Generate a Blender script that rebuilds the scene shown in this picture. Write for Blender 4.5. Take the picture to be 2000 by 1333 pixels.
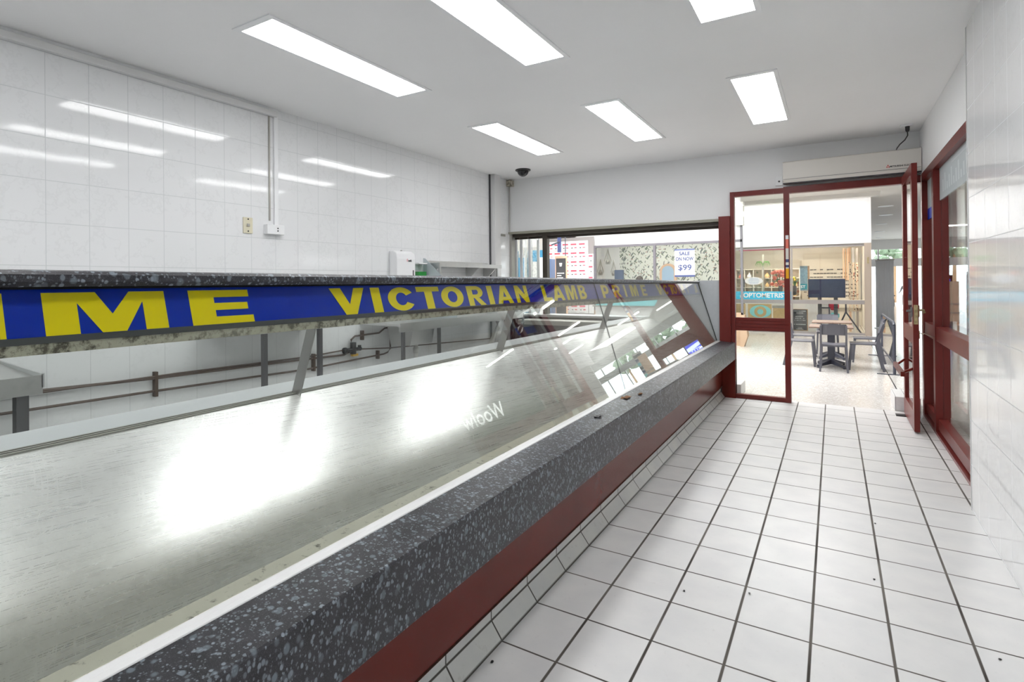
import bpy, bmesh, math, random
from mathutils import Vector, Matrix
random.seed(7)
S = bpy.context.scene
for o in list(bpy.data.objects): bpy.data.objects.remove(o)
COL = S.collection

# ------------------------------------------------------------------ camera
F, CX, CY, YAW, PIT, ROL = 1089.121, 938.349, 547.336, 0.564404, 0.003766, -0.009192
cy_, sy_ = math.cos(YAW), math.sin(YAW)
fw = Vector((-sy_*math.cos(PIT), cy_*math.cos(PIT), math.sin(PIT)))
rr = Vector((cy_, sy_, 0)); uu = rr.cross(fw)
r2 = rr*math.cos(ROL)+uu*math.sin(ROL); u2 = uu*math.cos(ROL)-rr*math.sin(ROL)
cam = bpy.data.objects.new('camera', bpy.data.cameras.new('camera')); COL.objects.link(cam)
M = Matrix((r2, u2, -fw)).transposed().to_4x4(); M.translation = (0, 0, 1.6)
cam.matrix_world = M
cam.data.sensor_width = 36; cam.data.lens = F/2000*36
cam.data.shift_x = (1000-CX)/2000; cam.data.shift_y = (CY-666.5)/2000
cam.data.clip_start = .02; cam.data.clip_end = 200
S.camera = cam
# ------------------------------------------------------------------ world, exposure
W = bpy.data.worlds.new('world'); S.world = W; W.use_nodes = True
W.node_tree.nodes['Background'].inputs[0].default_value = (.86, .93, 1, 1)
W.node_tree.nodes['Background'].inputs[1].default_value = 3.6
S.view_settings.view_transform = 'Standard'; S.view_settings.look = 'None'
S.view_settings.gamma = 1; S.view_settings.use_curve_mapping = False
S.view_settings.exposure = 0.27
TROFFER = 9.5      # radiance of the shop ceiling panels
MALL = 7.5         # radiance of the added mall fill panels
STRIP = 9.0       # radiance of the mall strip lamps and downlights

# ------------------------------------------------------------------ materials
class NT:
    def __init__(s, name):
        s.m = bpy.data.materials.new(name); s.m.use_nodes = True
        s.t = s.m.node_tree; s.b = s.t.nodes['Principled BSDF']; s.out = s.t.nodes['Material Output']
    def n(s, typ, **k):
        x = s.t.nodes.new(typ)
        for a, v in k.items(): setattr(x, a, v)
        return x
    def l(s, a, b): s.t.links.new(a, b)
    def math(s, op, a, b=None, c=None, clamp=False):
        x = s.n('ShaderNodeMath', operation=op); x.use_clamp = clamp
        for i, v in enumerate((a, b, c)):
            if v is None: continue
            if isinstance(v, (int, float)): x.inputs[i].default_value = v
            else: s.l(v, x.inputs[i])
        return x.outputs[0]
    def mix(s, f, a, b):
        x = s.n('ShaderNodeMix', data_type='RGBA')
        for i, v in ((0, f), (6, a), (7, b)):
            if isinstance(v, (int, float)): x.inputs[i].default_value = v
            elif isinstance(v, tuple): x.inputs[i].default_value = v if len(v) == 4 else v+(1,)
            else: s.l(v, x.inputs[i])
        return x.outputs[2]
    def pos(s):
        g = s.n('ShaderNodeNewGeometry'); q = s.n('ShaderNodeSeparateXYZ'); s.l(g.outputs['Position'], q.inputs[0])
        return g.outputs['Position'], q.outputs[0], q.outputs[1], q.outputs[2]
    def noise(s, vec, scale, detail=2, stretch=None, rough=.5):
        x = s.n('ShaderNodeTexNoise'); x.inputs['Scale'].default_value = scale; x.inputs['Detail'].default_value = detail
        x.inputs['Roughness'].default_value = rough
        if stretch:
            mp = s.n('ShaderNodeMapping'); mp.inputs['Scale'].default_value = stretch; s.l(vec, mp.inputs[0]); vec = mp.outputs[0]
        s.l(vec, x.inputs['Vector']); return x.outputs['Fac']
    def ramp(s, f, a, b):
        return s.math('MULTIPLY_ADD', f, 1/(b-a), -a/(b-a), clamp=True)
    def bump(s, h, strength, dist=.01):
        x = s.n('ShaderNodeBump'); x.inputs['Strength'].default_value = strength; x.inputs['Distance'].default_value = dist
        s.l(h, x.inputs['Height']); s.l(x.outputs[0], s.b.inputs['Normal'])

def mat(name, c, rough=.5, metal=0, emis=0, spec=.5, speck=0, coat=0):
    a = NT(name); b = a.b
    b.inputs['Base Color'].default_value = tuple(c)+(1,); b.inputs['Roughness'].default_value = rough
    b.inputs['Metallic'].default_value = metal; b.inputs['Specular IOR Level'].default_value = spec
    if coat: b.inputs['Coat Weight'].default_value = coat; b.inputs['Coat Roughness'].default_value = .05
    if emis:
        b.inputs['Emission Color'].default_value = tuple(c)+(1,); b.inputs['Emission Strength'].default_value = emis
    if speck:
        p = a.pos()[0]; f = a.noise(p, 35, 5)
        c2 = tuple(max(0, v*(1-speck)) for v in c)
        a.l(a.mix(a.ramp(f, .35, .75), tuple(c), c2), b.inputs['Base Color'])
    return a.m

def gridmask(a, u, v, su, sv, ou, ov, wu, wv):
    """1 on the joints"""
    fu = a.math('FRACT', a.math('MULTIPLY_ADD', u, 1/su, -ou/su+.5)); fv = a.math('FRACT', a.math('MULTIPLY_ADD', v, 1/sv, -ov/sv+.5))
    du = a.math('MULTIPLY', a.math('ABSOLUTE', a.math('SUBTRACT', fu, .5)), su)
    dv = a.math('MULTIPLY', a.math('ABSOLUTE', a.math('SUBTRACT', fv, .5)), sv)
    mu = a.math('SUBTRACT', 1, a.ramp(du, wu*.35, wu*.6)); mv = a.math('SUBTRACT', 1, a.ramp(dv, wv*.35, wv*.6))
    return a.math('MAXIMUM', mu, mv)

def cellrand(a, u, v, su, sv, ou, ov):
    cu = a.math('FLOOR', a.math('MULTIPLY_ADD', u, 1/su, -ou/su)); cv = a.math('FLOOR', a.math('MULTIPLY_ADD', v, 1/sv, -ov/sv))
    cb = a.n('ShaderNodeCombineXYZ'); a.l(cu, cb.inputs[0]); a.l(cv, cb.inputs[1])
    w = a.n('ShaderNodeTexWhiteNoise'); a.l(cb.outputs[0], w.inputs['Vector']); return w.outputs['Value'], w.outputs['Color']

def floor_tiles():
    a = NT('floor_tiles'); p, x, y, z = a.pos()
    m = gridmask(a, x, y, .3, .3493, -.7006, 3.8922, .0125, .0095)
    r, _ = cellrand(a, x, y, .3, .3493, -.7006, 3.8922)
    n1 = a.noise(p, 5, 4); n2 = a.noise(p, 30, 5, rough=.7); n3 = a.noise(p, 2.2, 2)
    c = a.mix(a.ramp(n1, .35, .7), (.72, .715, .705), (.65, .65, .65))
    c = a.mix(a.math('MULTIPLY', a.ramp(n2, .6, .78), .5), c, (.52, .51, .50))
    c = a.mix(a.math('MULTIPLY', r, .18), c, (.62, .63, .65))
    g = a.mix(a.ramp(n3, .4, .62), (.035, .027, .02), (.13, .115, .10))
    a.l(a.mix(m, c, g), a.b.inputs['Base Color'])
    a.l(a.math('MULTIPLY_ADD', m, .4, .33), a.b.inputs['Roughness'])
    h = a.math('SUBTRACT', a.math('MULTIPLY', n2, .05), m); a.bump(h, .35, .002)
    return a.m

def wall_tiles(name, axis, su, sv, ou, ov, col=(.82, .83, .84), grout=(.62, .64, .65), wav=.07, rough=.06):
    a = NT(name); p, x, y, z = a.pos(); u = y if axis == 'y' else x
    m = gridmask(a, u, z, su, sv, ou, ov, .005, .005)
    _, rc = cellrand(a, u, z, su, sv, ou, ov)
    n = a.noise(p, 1.7, 5, rough=.75); mar = a.ramp(a.math('ABSOLUTE', a.math('SUBTRACT', n, .5)), 0, .02)
    c = a.mix(mar, tuple(v*.955 for v in col), col)
    a.l(a.mix(m, c, grout), a.b.inputs['Base Color'])
    a.l(a.math('MULTIPLY_ADD', m, .4, rough), a.b.inputs['Roughness'])
    # every tile is set a hair out of plane and is very slightly wavy
    va = a.n('ShaderNodeVectorMath', operation='ADD'); a.l(p, va.inputs[0])
    vs = a.n('ShaderNodeVectorMath', operation='SCALE'); vs.inputs['Scale'].default_value = 5; a.l(rc, vs.inputs[0]); a.l(vs.outputs[0], va.inputs[1])
    w = a.noise(va.outputs[0], 5.5, 1)
    h = a.math('SUBTRACT', a.math('MULTIPLY', w, wav), a.math('MULTIPLY', m, .05)); a.bump(h, .5, .012)
    return a.m

def granite(name='granite_laminate', dark=1.0):
    a = NT(name); p, x, y, z = a.pos()
    n0 = a.noise(p, 14, 4, rough=.6)
    cs = []
    for sc, th, col in ((60, .36, (.15, .18, .21)), (105, .36, (.24, .28, .32)), (210, .36, (.20, .23, .26))):
        v = a.n('ShaderNodeTexVoronoi'); v.inputs['Scale'].default_value = sc
        mp = a.n('ShaderNodeMapping'); mp.inputs['Scale'].default_value = (.8, .8, .55); mp.inputs['Rotation'].default_value = (.5, .3, .4)
        a.l(p, mp.inputs[0]); a.l(mp.outputs[0], v.inputs['Vector'])
        sep = a.n('ShaderNodeSeparateColor'); a.l(v.outputs['Color'], sep.inputs[0])
        pick = a.math('GREATER_THAN', sep.outputs[0], .76 if sc < 100 else .77)
        near = a.math('SUBTRACT', 1, a.ramp(v.outputs['Distance'], th, th+.18))
        cs.append((a.math('MULTIPLY', pick, near), col, sep.outputs[1]))
    base = a.mix(a.ramp(n0, .3, .7), (.005*dark, .005*dark, .008*dark), (.030*dark, .029*dark, .036*dark))
    fine = a.noise(p, 420, 2); base = a.mix(a.math('MULTIPLY', a.ramp(fine, .55, .7), .4), base, (.15, .15, .17))
    for f, col, g in cs: base = a.mix(a.math('MULTIPLY', f, a.math('MULTIPLY_ADD', g, .7, .3)), base, col)
    a.l(base, a.b.inputs['Base Color'])
    a.l(a.math('MULTIPLY_ADD', n0, .25, .24), a.b.inputs['Roughness']); a.b.inputs['Specular IOR Level'].default_value = .5
    a.bump(a.noise(p, 300, 2), .06, .001)
    return a.m

def steel(name, col=(.74, .75, .75), rough=.24, scratch=1.0, stretch=(30, 1.2, 1), swirl=()):
    """worn stainless: two gloss lobes, fine straight grain and, for the deck, arcs of wiping scratches"""
    a = NT(name); p, x, y, z = a.pos(); a.b.inputs['Metallic'].default_value = 1
    def streak(vec, rot, sx, sy, lo, hi, seed):
        mp = a.n('ShaderNodeMapping'); mp.vector_type = 'POINT'; mp.inputs['Rotation'].default_value = (0, 0, rot); mp.inputs['Scale'].default_value = (1, 1, 1); mp.inputs['Location'].default_value = (seed, seed*.7, 0)
        a.l(vec, mp.inputs[0]); return a.ramp(a.noise(mp.outputs[0], 1, 2, stretch=(sx, sy, .01), rough=.6), lo, hi)
    g = streak(p, .1, 260, 3, .35, .75, 0)
    sc = streak(p, .9, 170, 3.5, .66, .76, 2.3)
    sc = a.math('MAXIMUM', sc, streak(p, -.6, 150, 4, .68, .78, 5.1))
    for i, (cx, cy, amp) in enumerate(swirl):
        dx, dy = a.math('SUBTRACT', x, cx), a.math('SUBTRACT', y, cy)
        r = a.math('SQRT', a.math('ADD', a.math('MULTIPLY', dx, dx), a.math('MULTIPLY', dy, dy))); th = a.math('ARCTAN2', dy, dx)
        cb = a.n('ShaderNodeCombineXYZ'); a.l(a.math('MULTIPLY', r, 130), cb.inputs[0]); a.l(a.math('MULTIPLY', th, 2.2), cb.inputs[1]); cb.inputs[2].default_value = i*7.7
        f = a.ramp(a.noise(cb.outputs[0], 1, 3, rough=.7), .58, .72)
        sc = a.math('MAXIMUM', sc, a.math('MULTIPLY', a.math('MULTIPLY', f, amp), a.math('SUBTRACT', 1, a.ramp(r, .5, 1.3))))
    cl = a.noise(p, 2.3, 3); sm = a.noise(p, 11, 6, rough=.7)
    c = a.mix(a.ramp(cl, .35, .7), col, tuple(v*.9 for v in col))
    c = a.mix(a.math('MULTIPLY', a.ramp(sm, .55, .75), .22), c, tuple(v*.45 for v in col))
    a.l(c, a.b.inputs['Base Color'])
    a.l(a.math('ADD', a.math('MULTIPLY_ADD', sc, .15*scratch, rough), a.math('MULTIPLY', g, .06*scratch)), a.b.inputs['Roughness'])
    h = a.math('ADD', a.math('MULTIPLY', sc, 1.0), a.math('MULTIPLY', g, .04)); a.bump(h, .022*scratch, .0012)
    b2 = a.n('ShaderNodeBsdfAnisotropic'); a.l(c, b2.inputs['Color']); b2.inputs['Roughness'].default_value = .6
    mx = a.n('ShaderNodeMixShader'); a.l(a.math('MULTIPLY_ADD', sc, .10*scratch, .32 if scratch >= 1 else .3, clamp=True), mx.inputs[0])
    a.l(a.b.outputs[0], mx.inputs[1]); a.l(b2.outputs[0], mx.inputs[2]); a.l(mx.outputs[0], a.out.inputs[0])
    return a.m

def glass(name, tint=(.93, .96, .95), film=0, f0=.04, pw=5, two=True):
    """thin sheet of glass: fresnel mix of clear and mirror"""
    a = NT(name); t = a.t; t.nodes.remove(a.b)
    tr = a.n('ShaderNodeBsdfTransparent'); tr.inputs[0].default_value = tint+(1,)
    gl = a.n('ShaderNodeBsdfGlossy'); gl.inputs['Roughness'].default_value = .0; gl.inputs[0].default_value = (1, 1, 1, 1)
    g = a.n('ShaderNodeNewGeometry')
    # same reflectance from both faces: 2R/(1+R)
    dotn = a.n('ShaderNodeVectorMath', operation='DOT_PRODUCT'); a.l(g.outputs['Incoming'], dotn.inputs[0]); a.l(g.outputs['Normal'], dotn.inputs[1])
    c = a.math('ABSOLUTE', dotn.outputs['Value'])
    # Schlick
    k = a.math('POWER', a.math('SUBTRACT', 1, c), pw); R = a.math('MULTIPLY_ADD', k, 1-f0, f0)
    R2 = a.math('DIVIDE', a.math('MULTIPLY', R, 2), a.math('ADD', R, 1)) if two else R
    mx = a.n('ShaderNodeMixShader'); a.l(R2, mx.inputs[0]); a.l(tr.outputs[0], mx.inputs[1]); a.l(gl.outputs[0], mx.inputs[2])
    sh = mx.outputs[0]
    if film:
        d = a.n('ShaderNodeBsdfTranslucent'); d.inputs[0].default_value = (.8, .85, .88, 1)
        df = a.n('ShaderNodeBsdfDiffuse'); df.inputs[0].default_value = (.72, .77, .8, 1)
        m1 = a.n('ShaderNodeMixShader'); m1.inputs[0].default_value = .5; a.l(d.outputs[0], m1.inputs[1]); a.l(df.outputs[0], m1.inputs[2])
        m2 = a.n('ShaderNodeMixShader'); m2.inputs[0].default_value = film; a.l(sh, m2.inputs[1]); a.l(m1.outputs[0], m2.inputs[2]); sh = m2.outputs[0]
    a.l(sh, a.out.inputs[0]); return a.m

def terrazzo():
    a = NT('terrazzo'); p, x, y, z = a.pos()
    v = a.n('ShaderNodeTexVoronoi'); v.inputs['Scale'].default_value = 60; a.l(p, v.inputs['Vector'])
    sep = a.n('ShaderNodeSeparateColor'); a.l(v.outputs['Color'], sep.inputs[0])
    c = a.mix(a.math('GREATER_THAN', sep.outputs[0], .62), (.66, .64, .61), (.60, .555, .51))
    c = a.mix(a.math('GREATER_THAN', sep.outputs[1], .78), c, (.80, .79, .77))
    j1 = a.math('LESS_THAN', a.math('ABSOLUTE', a.math('SUBTRACT', x, .755)), .008)
    c = a.mix(j1, c, (.05, .05, .05))
    a.l(c, a.b.inputs['Base Color']); a.b.inputs['Roughness'].default_value = .16
    return a.m

def painted_red(name='red_paint', c=(.17, .024, .020), rough=.3, chips=1):
    a = NT(name); p, x, y, z = a.pos()
    n = a.noise(p, 3, 4); col = a.mix(a.ramp(n, .35, .7), c, tuple(v*.82 for v in c))
    if chips:
        ch = a.noise(p, 60, 3); col = a.mix(a.math('GREATER_THAN', ch, .76), col, (.55, .5, .45))
    a.l(col, a.b.inputs['Base Color']); a.b.inputs['Roughness'].default_value = rough; a.b.inputs['Specular IOR Level'].default_value = .28
    a.bump(a.noise(p, 120, 2), .05, .002); return a.m

def dirty_plastic(name, c=(.62, .58, .47), d=(.10, .075, .05), lo=.5, hi=.62, sc=22):
    a = NT(name); p, x, y, z = a.pos()
    n = a.noise(p, sc, 6, rough=.75); m = a.noise(p, 3.5, 2)
    f = a.math('MULTIPLY', a.ramp(n, lo, hi), a.math('MULTIPLY_ADD', m, .9, .35, clamp=True))
    a.l(a.mix(f, c, d), a.b.inputs['Base Color']); a.b.inputs['Roughness'].default_value = .5; return a.m

def plaster(name, c=(.80, .80, .80)):
    a = NT(name); p, x, y, z = a.pos()
    n = a.noise(p, .9, 4); a.l(a.mix(a.ramp(n, .3, .75), c, tuple(v*.965 for v in c)), a.b.inputs['Base Color'])
    a.b.inputs['Roughness'].default_value = .55; a.bump(a.noise(p, 2.2, 2), .12, .01); return a.m

def wallpaper():
    a = NT('leaf_wallpaper'); p, x, y, z = a.pos()
    base = (.80, .82, .76); out = base; k = 0
    for sc, st, rot, th, col in ((4.5, (1, 1, 3.2), .9, .24, (.05, .09, .09)), (6, (1, 1, 3.5), -.7, .24, (.14, .20, .12)), (6.5, (1, 1, 2.5), .2, .17, (.36, .20, .16)), (8, (1, 1, 3), 1.4, .22, (.04, .07, .08))):
        v = a.n('ShaderNodeTexVoronoi'); v.inputs['Scale'].default_value = sc
        m0 = a.n('ShaderNodeMapping'); m0.inputs['Rotation'].default_value = (0, rot, 0); m0.inputs['Location'].default_value = (k*3.1, 0, k); a.l(p, m0.inputs[0])
        mp = a.n('ShaderNodeMapping'); mp.inputs['Scale'].default_value = st
        a.l(m0.outputs[0], mp.inputs[0]); a.l(mp.outputs[0], v.inputs['Vector'])
        sep = a.n('ShaderNodeSeparateColor'); a.l(v.outputs['Color'], sep.inputs[0])
        f = a.math('MULTIPLY', a.math('LESS_THAN', v.outputs['Distance'], th*1.4), a.math('GREATER_THAN', sep.outputs[0], .45))
        out = a.mix(a.math('MULTIPLY', f, .8), out, col); k += 1
    a.l(out, a.b.inputs['Base Color']); return a.m

def skirt_tiles():
    a = NT('skirting_tiles'); p, x, y, z = a.pos()
    f = a.math('FRACT', a.math('MULTIPLY_ADD', y, 1/.3493, -3.8922/.3493+.5))
    d = a.math('MULTIPLY', a.math('ABSOLUTE', a.math('SUBTRACT', f, .5)), .3493)
    m = a.math('SUBTRACT', 1, a.ramp(d, .0032, .0055))
    m = a.math('MAXIMUM', m, a.math('SUBTRACT', 1, a.ramp(a.math('ABSOLUTE', a.math('SUBTRACT', z, .076)), .0032, .0055)))
    m = a.math('MAXIMUM', m, a.math('SUBTRACT', 1, a.ramp(z, .004, .010)))
    n2 = a.noise(p, 26, 5, rough=.7); n1 = a.noise(p, 4, 3)
    c = a.mix(a.ramp(n1, .3, .7), (.70, .70, .66), (.58, .59, .585)); c = a.mix(a.math('MULTIPLY', a.ramp(n2, .58, .75), .5), c, (.42, .41, .38))
    a.l(a.mix(m, c, (.04, .035, .025)), a.b.inputs['Base Color']); a.b.inputs['Roughness'].default_value = .3; return a.m

def jog(name, base, cells, sc, th=.45):
    """a plain surface scattered with small coloured goods or glyph like specks"""
    a = NT(name); p, x, y, z = a.pos(); v = a.n('ShaderNodeTexVoronoi'); v.inputs['Scale'].default_value = sc; a.l(p, v.inputs['Vector'])
    sep = a.n('ShaderNodeSeparateColor'); a.l(v.outputs['Color'], sep.inputs[0]); c = base
    for i, col in enumerate(cells): c = a.mix(a.math('MULTIPLY', a.math('GREATER_THAN', sep.outputs[i % 3], .6+.1*i), a.math('LESS_THAN', v.outputs['Distance'], th)), c, col)
    a.l(c, a.b.inputs['Base Color']); a.b.inputs['Roughness'].default_value = .5; return a.m

G = {}
def mk():
    G['floor'] = floor_tiles()
    G['tileL'] = wall_tiles('left_wall_tiles', 'y', .2722, .30, 1.6733, 2.944)
    G['tileR'] = wall_tiles('right_wall_tiles', 'y', .2722, .305, 4.549, 2.145, wav=.03, rough=.05)
    G['tileK'] = wall_tiles('kerb_tiles', 'x', .1, .3, .02, 0, col=(.72, .72, .72), grout=(.2, .2, .2), wav=.02, rough=.3)
    G['skirt'] = skirt_tiles(); G['granite'] = granite()
    G['deck'] = steel('deck_steel', (.95, .95, .945), .265, 1.0, swirl=((-2.35, -.1, 1), (-1.3, .95, .8), (-2.5, 1.0, .7), (-1.2, 2.6, .6), (-2.6, 3.2, .6)))
    G['steel'] = steel('bench_steel', (.66, .66, .65), .28, .6)
    G['bar'] = steel('bar_steel', (.44, .43, .42), .38, .4)
    G['alu'] = mat('aluminium', (.70, .71, .72), .32, .9)
    G['alud'] = mat('dull_aluminium', (.42, .41, .38), .4, .6)
    G['trimw'] = mat('white_trim', (.72, .72, .72), .3)
    G['bronze'] = mat('bronze_frame', (.055, .045, .035), .4, .3)
    G['red'] = painted_red(); G['redp'] = painted_red('red_panel', (.15, .014, .008), .25, 0)
    G['plaster'] = plaster('white_plaster', (.86, .865, .87)); G['ceil'] = plaster('ceiling_paint', (.90, .90, .90))
    G['beige'] = dirty_plastic('grimy_beige_housing', (.55, .51, .41), (.06, .045, .03), .47, .60, 30); G['beigec'] = dirty_plastic('beige_curb', (.88, .83, .72), (.10, .075, .05), .57, .66)
    G['blue'] = mat('sign_blue', (.000, .032, .50), .4, spec=.12, speck=.08); G['yellow'] = mat('sign_yellow', (1.0, .80, .002), .4, spec=.15)
    G['black'] = mat('black', (.012, .012, .014), .35); G['dgrey'] = mat('dark_grey', (.06, .06, .065), .45)
    G['cglass'] = glass('counter_glass', (.88, .90, .885), f0=.004, pw=4.5, two=True); G['wglass'] = glass('window_glass', (.96, .975, .965), f0=.03, pw=6, two=False); G['film'] = glass('frosted_film', (.9, .93, .94), .72)
    G['white'] = mat('white_plastic', (.86, .87, .88), .35); G['cream'] = mat('cream_plastic', (.70, .66, .50), .4)
    G['offw'] = mat('off_white_enamel', (.74, .71, .66), .4)
    G['terr'] = terrazzo(); G['mallc'] = plaster('mall_ceiling', (.80, .775, .74)); G['bulk'] = plaster('bulkhead_paint', (.88, .88, .88))
    G['lamp'] = mat('lit_diffuser', (1, 1, 1), .5, emis=TROFFER); G['sky'] = mat('fill_panel_diffuser', (1, 1, 1), .5, emis=MALL); G['strip'] = mat('lit_strip', (1, .98, .95), .5, emis=STRIP)  # the sky entry is the diffuser of the added mall fill panels
    G['spot'] = mat('lit_downlight', (1, .97, .92), .5, emis=70); G['grey'] = mat('light_grey_laminate', (.50, .53, .56), .4, speck=.06); G['navy'] = mat('navy_laminate', (.015, .02, .035), .3)
    G['pipe'] = mat('brown_pipe', (.10, .07, .055), .35); G['pvc'] = mat('grey_pvc', (.55, .54, .52), .4)
    G['darkst'] = steel('dark_steel', (.22, .22, .23), .4, .3)
    G['green'] = mat('green_soap', (.0, .32, .02), .1); G['clearp'] = glass('clear_plastic', (.9, .93, .92))
    G['brass'] = mat('worn_brass', (.55, .45, .25), .4, .8, speck=.5); G['wire'] = mat('steel_wire', (.6, .55, .45), .3, .9)
    G['chair'] = mat('charcoal_chair', (.10, .10, .12), .42); G['wood'] = mat('tabletop_wood', (.27, .18, .14), .4, speck=.35)
    G['iron'] = mat('charcoal_iron', (.06, .065, .09), .4); G['screenp'] = glass('screen_panel', (.80, .88, .93))
    G['frame'] = mat('shopfront_frame', (.36, .335, .33), .4); G['frameg'] = mat('grey_shopfront_frame', (.17, .16, .18), .4); G['frameb'] = mat('beige_column', (.50, .42, .35), .4)
    G['cyan'] = mat('cyan_banner', (.03, .52, .80), .5); G['cyanl'] = mat('cyan_panel', (.28, .80, .86), .4)
    G['orangec'] = mat('tan_poster', (.72, .50, .24), .6, speck=.2); G['tv'] = mat('navy_screen_back', (.02, .035, .09), .4, speck=.4)
    G['warm'] = plaster('warm_wall', (.80, .76, .69)); G['paper'] = wallpaper()
    G['txtnavy'] = mat('navy_print', (.06, .08, .20), .5); G['txtred'] = mat('red_print', (.75, .10, .16), .5); G['txtw'] = mat('white_print', (.9, .9, .9), .5); G['txtk'] = mat('dark_print', (.05, .05, .06), .5)
    G['bluew'] = mat('blue_wall', (.05, .30, .52), .5); G['coral'] = mat('coral_petals', (.80, .20, .14), .6); G['leaf'] = mat('leaf_green', (.10, .25, .07), .6, speck=.5)
    G['tree'] = mat('tree_green', (.26, .34, .22), .7, speck=.4); G['skin'] = mat('skin', (.55, .36, .27), .5); G['hair'] = mat('dark_hair', (.05, .035, .03), .6)
    G['cloth1'] = mat('light_shirt', (.75, .76, .80), .8); G['cloth2'] = mat('navy_trousers', (.05, .05, .09), .8); G['maroon'] = mat('maroon_cloth', (.25, .03, .06), .8)
    G['wool'] = mat('supermarket_green', (.02, .16, .09), .5); G['tan'] = mat('tan_board', (.52, .36, .24), .6); G['scrn'] = mat('lit_blue_screen', (.08, .10, .85), .4, emis=1.0)
    G['scrw'] = mat('lit_white_print', (.75, .85, 1), .4, emis=1.3)
    G['goods'] = jog('shelf_goods', (.70, .62, .50), [(.55, .25, .18), (.30, .35, .25), (.85, .8, .7)], 9)
    G['specs'] = jog('spectacle_rows', (.78, .68, .56), [(.04, .03, .03), (.35, .08, .06)], 22, .42)
    G['peach'] = mat('peach_wood', (.72, .47, .32), .5); G['mirror'] = mat('mirror', (.75, .82, .9), .03, 1); a = NT('sheer_curtain'); tl = a.n('ShaderNodeBsdfTranslucent'); tl.inputs[0].default_value = (.95, .96, .98, 1); tp = a.n('ShaderNodeBsdfTransparent')
    m1 = a.n('ShaderNodeMixShader'); m1.inputs[0].default_value = .6; a.l(a.b.outputs[0], m1.inputs[1]); a.l(tl.outputs[0], m1.inputs[2]); a.b.inputs['Base Color'].default_value = (.85, .87, .9, 1)
    m2 = a.n('ShaderNodeMixShader'); m2.inputs[0].default_value = .06; a.l(m1.outputs[0], m2.inputs[1]); a.l(tp.outputs[0], m2.inputs[2]); a.l(m2.outputs[0], a.out.inputs[0]); G['sheer'] = a.m
    G['drop'] = mat('dried_leaf', (.24, .11, .04), .7, speck=.5); G['yel2'] = mat('yellow_petals', (.85, .65, .04), .6); G['pink'] = mat('pink_petals', (.85, .35, .42), .6)
    G['ltan'] = mat('tan_wood', (.50, .30, .16), .5, speck=.2)
mk()

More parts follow.
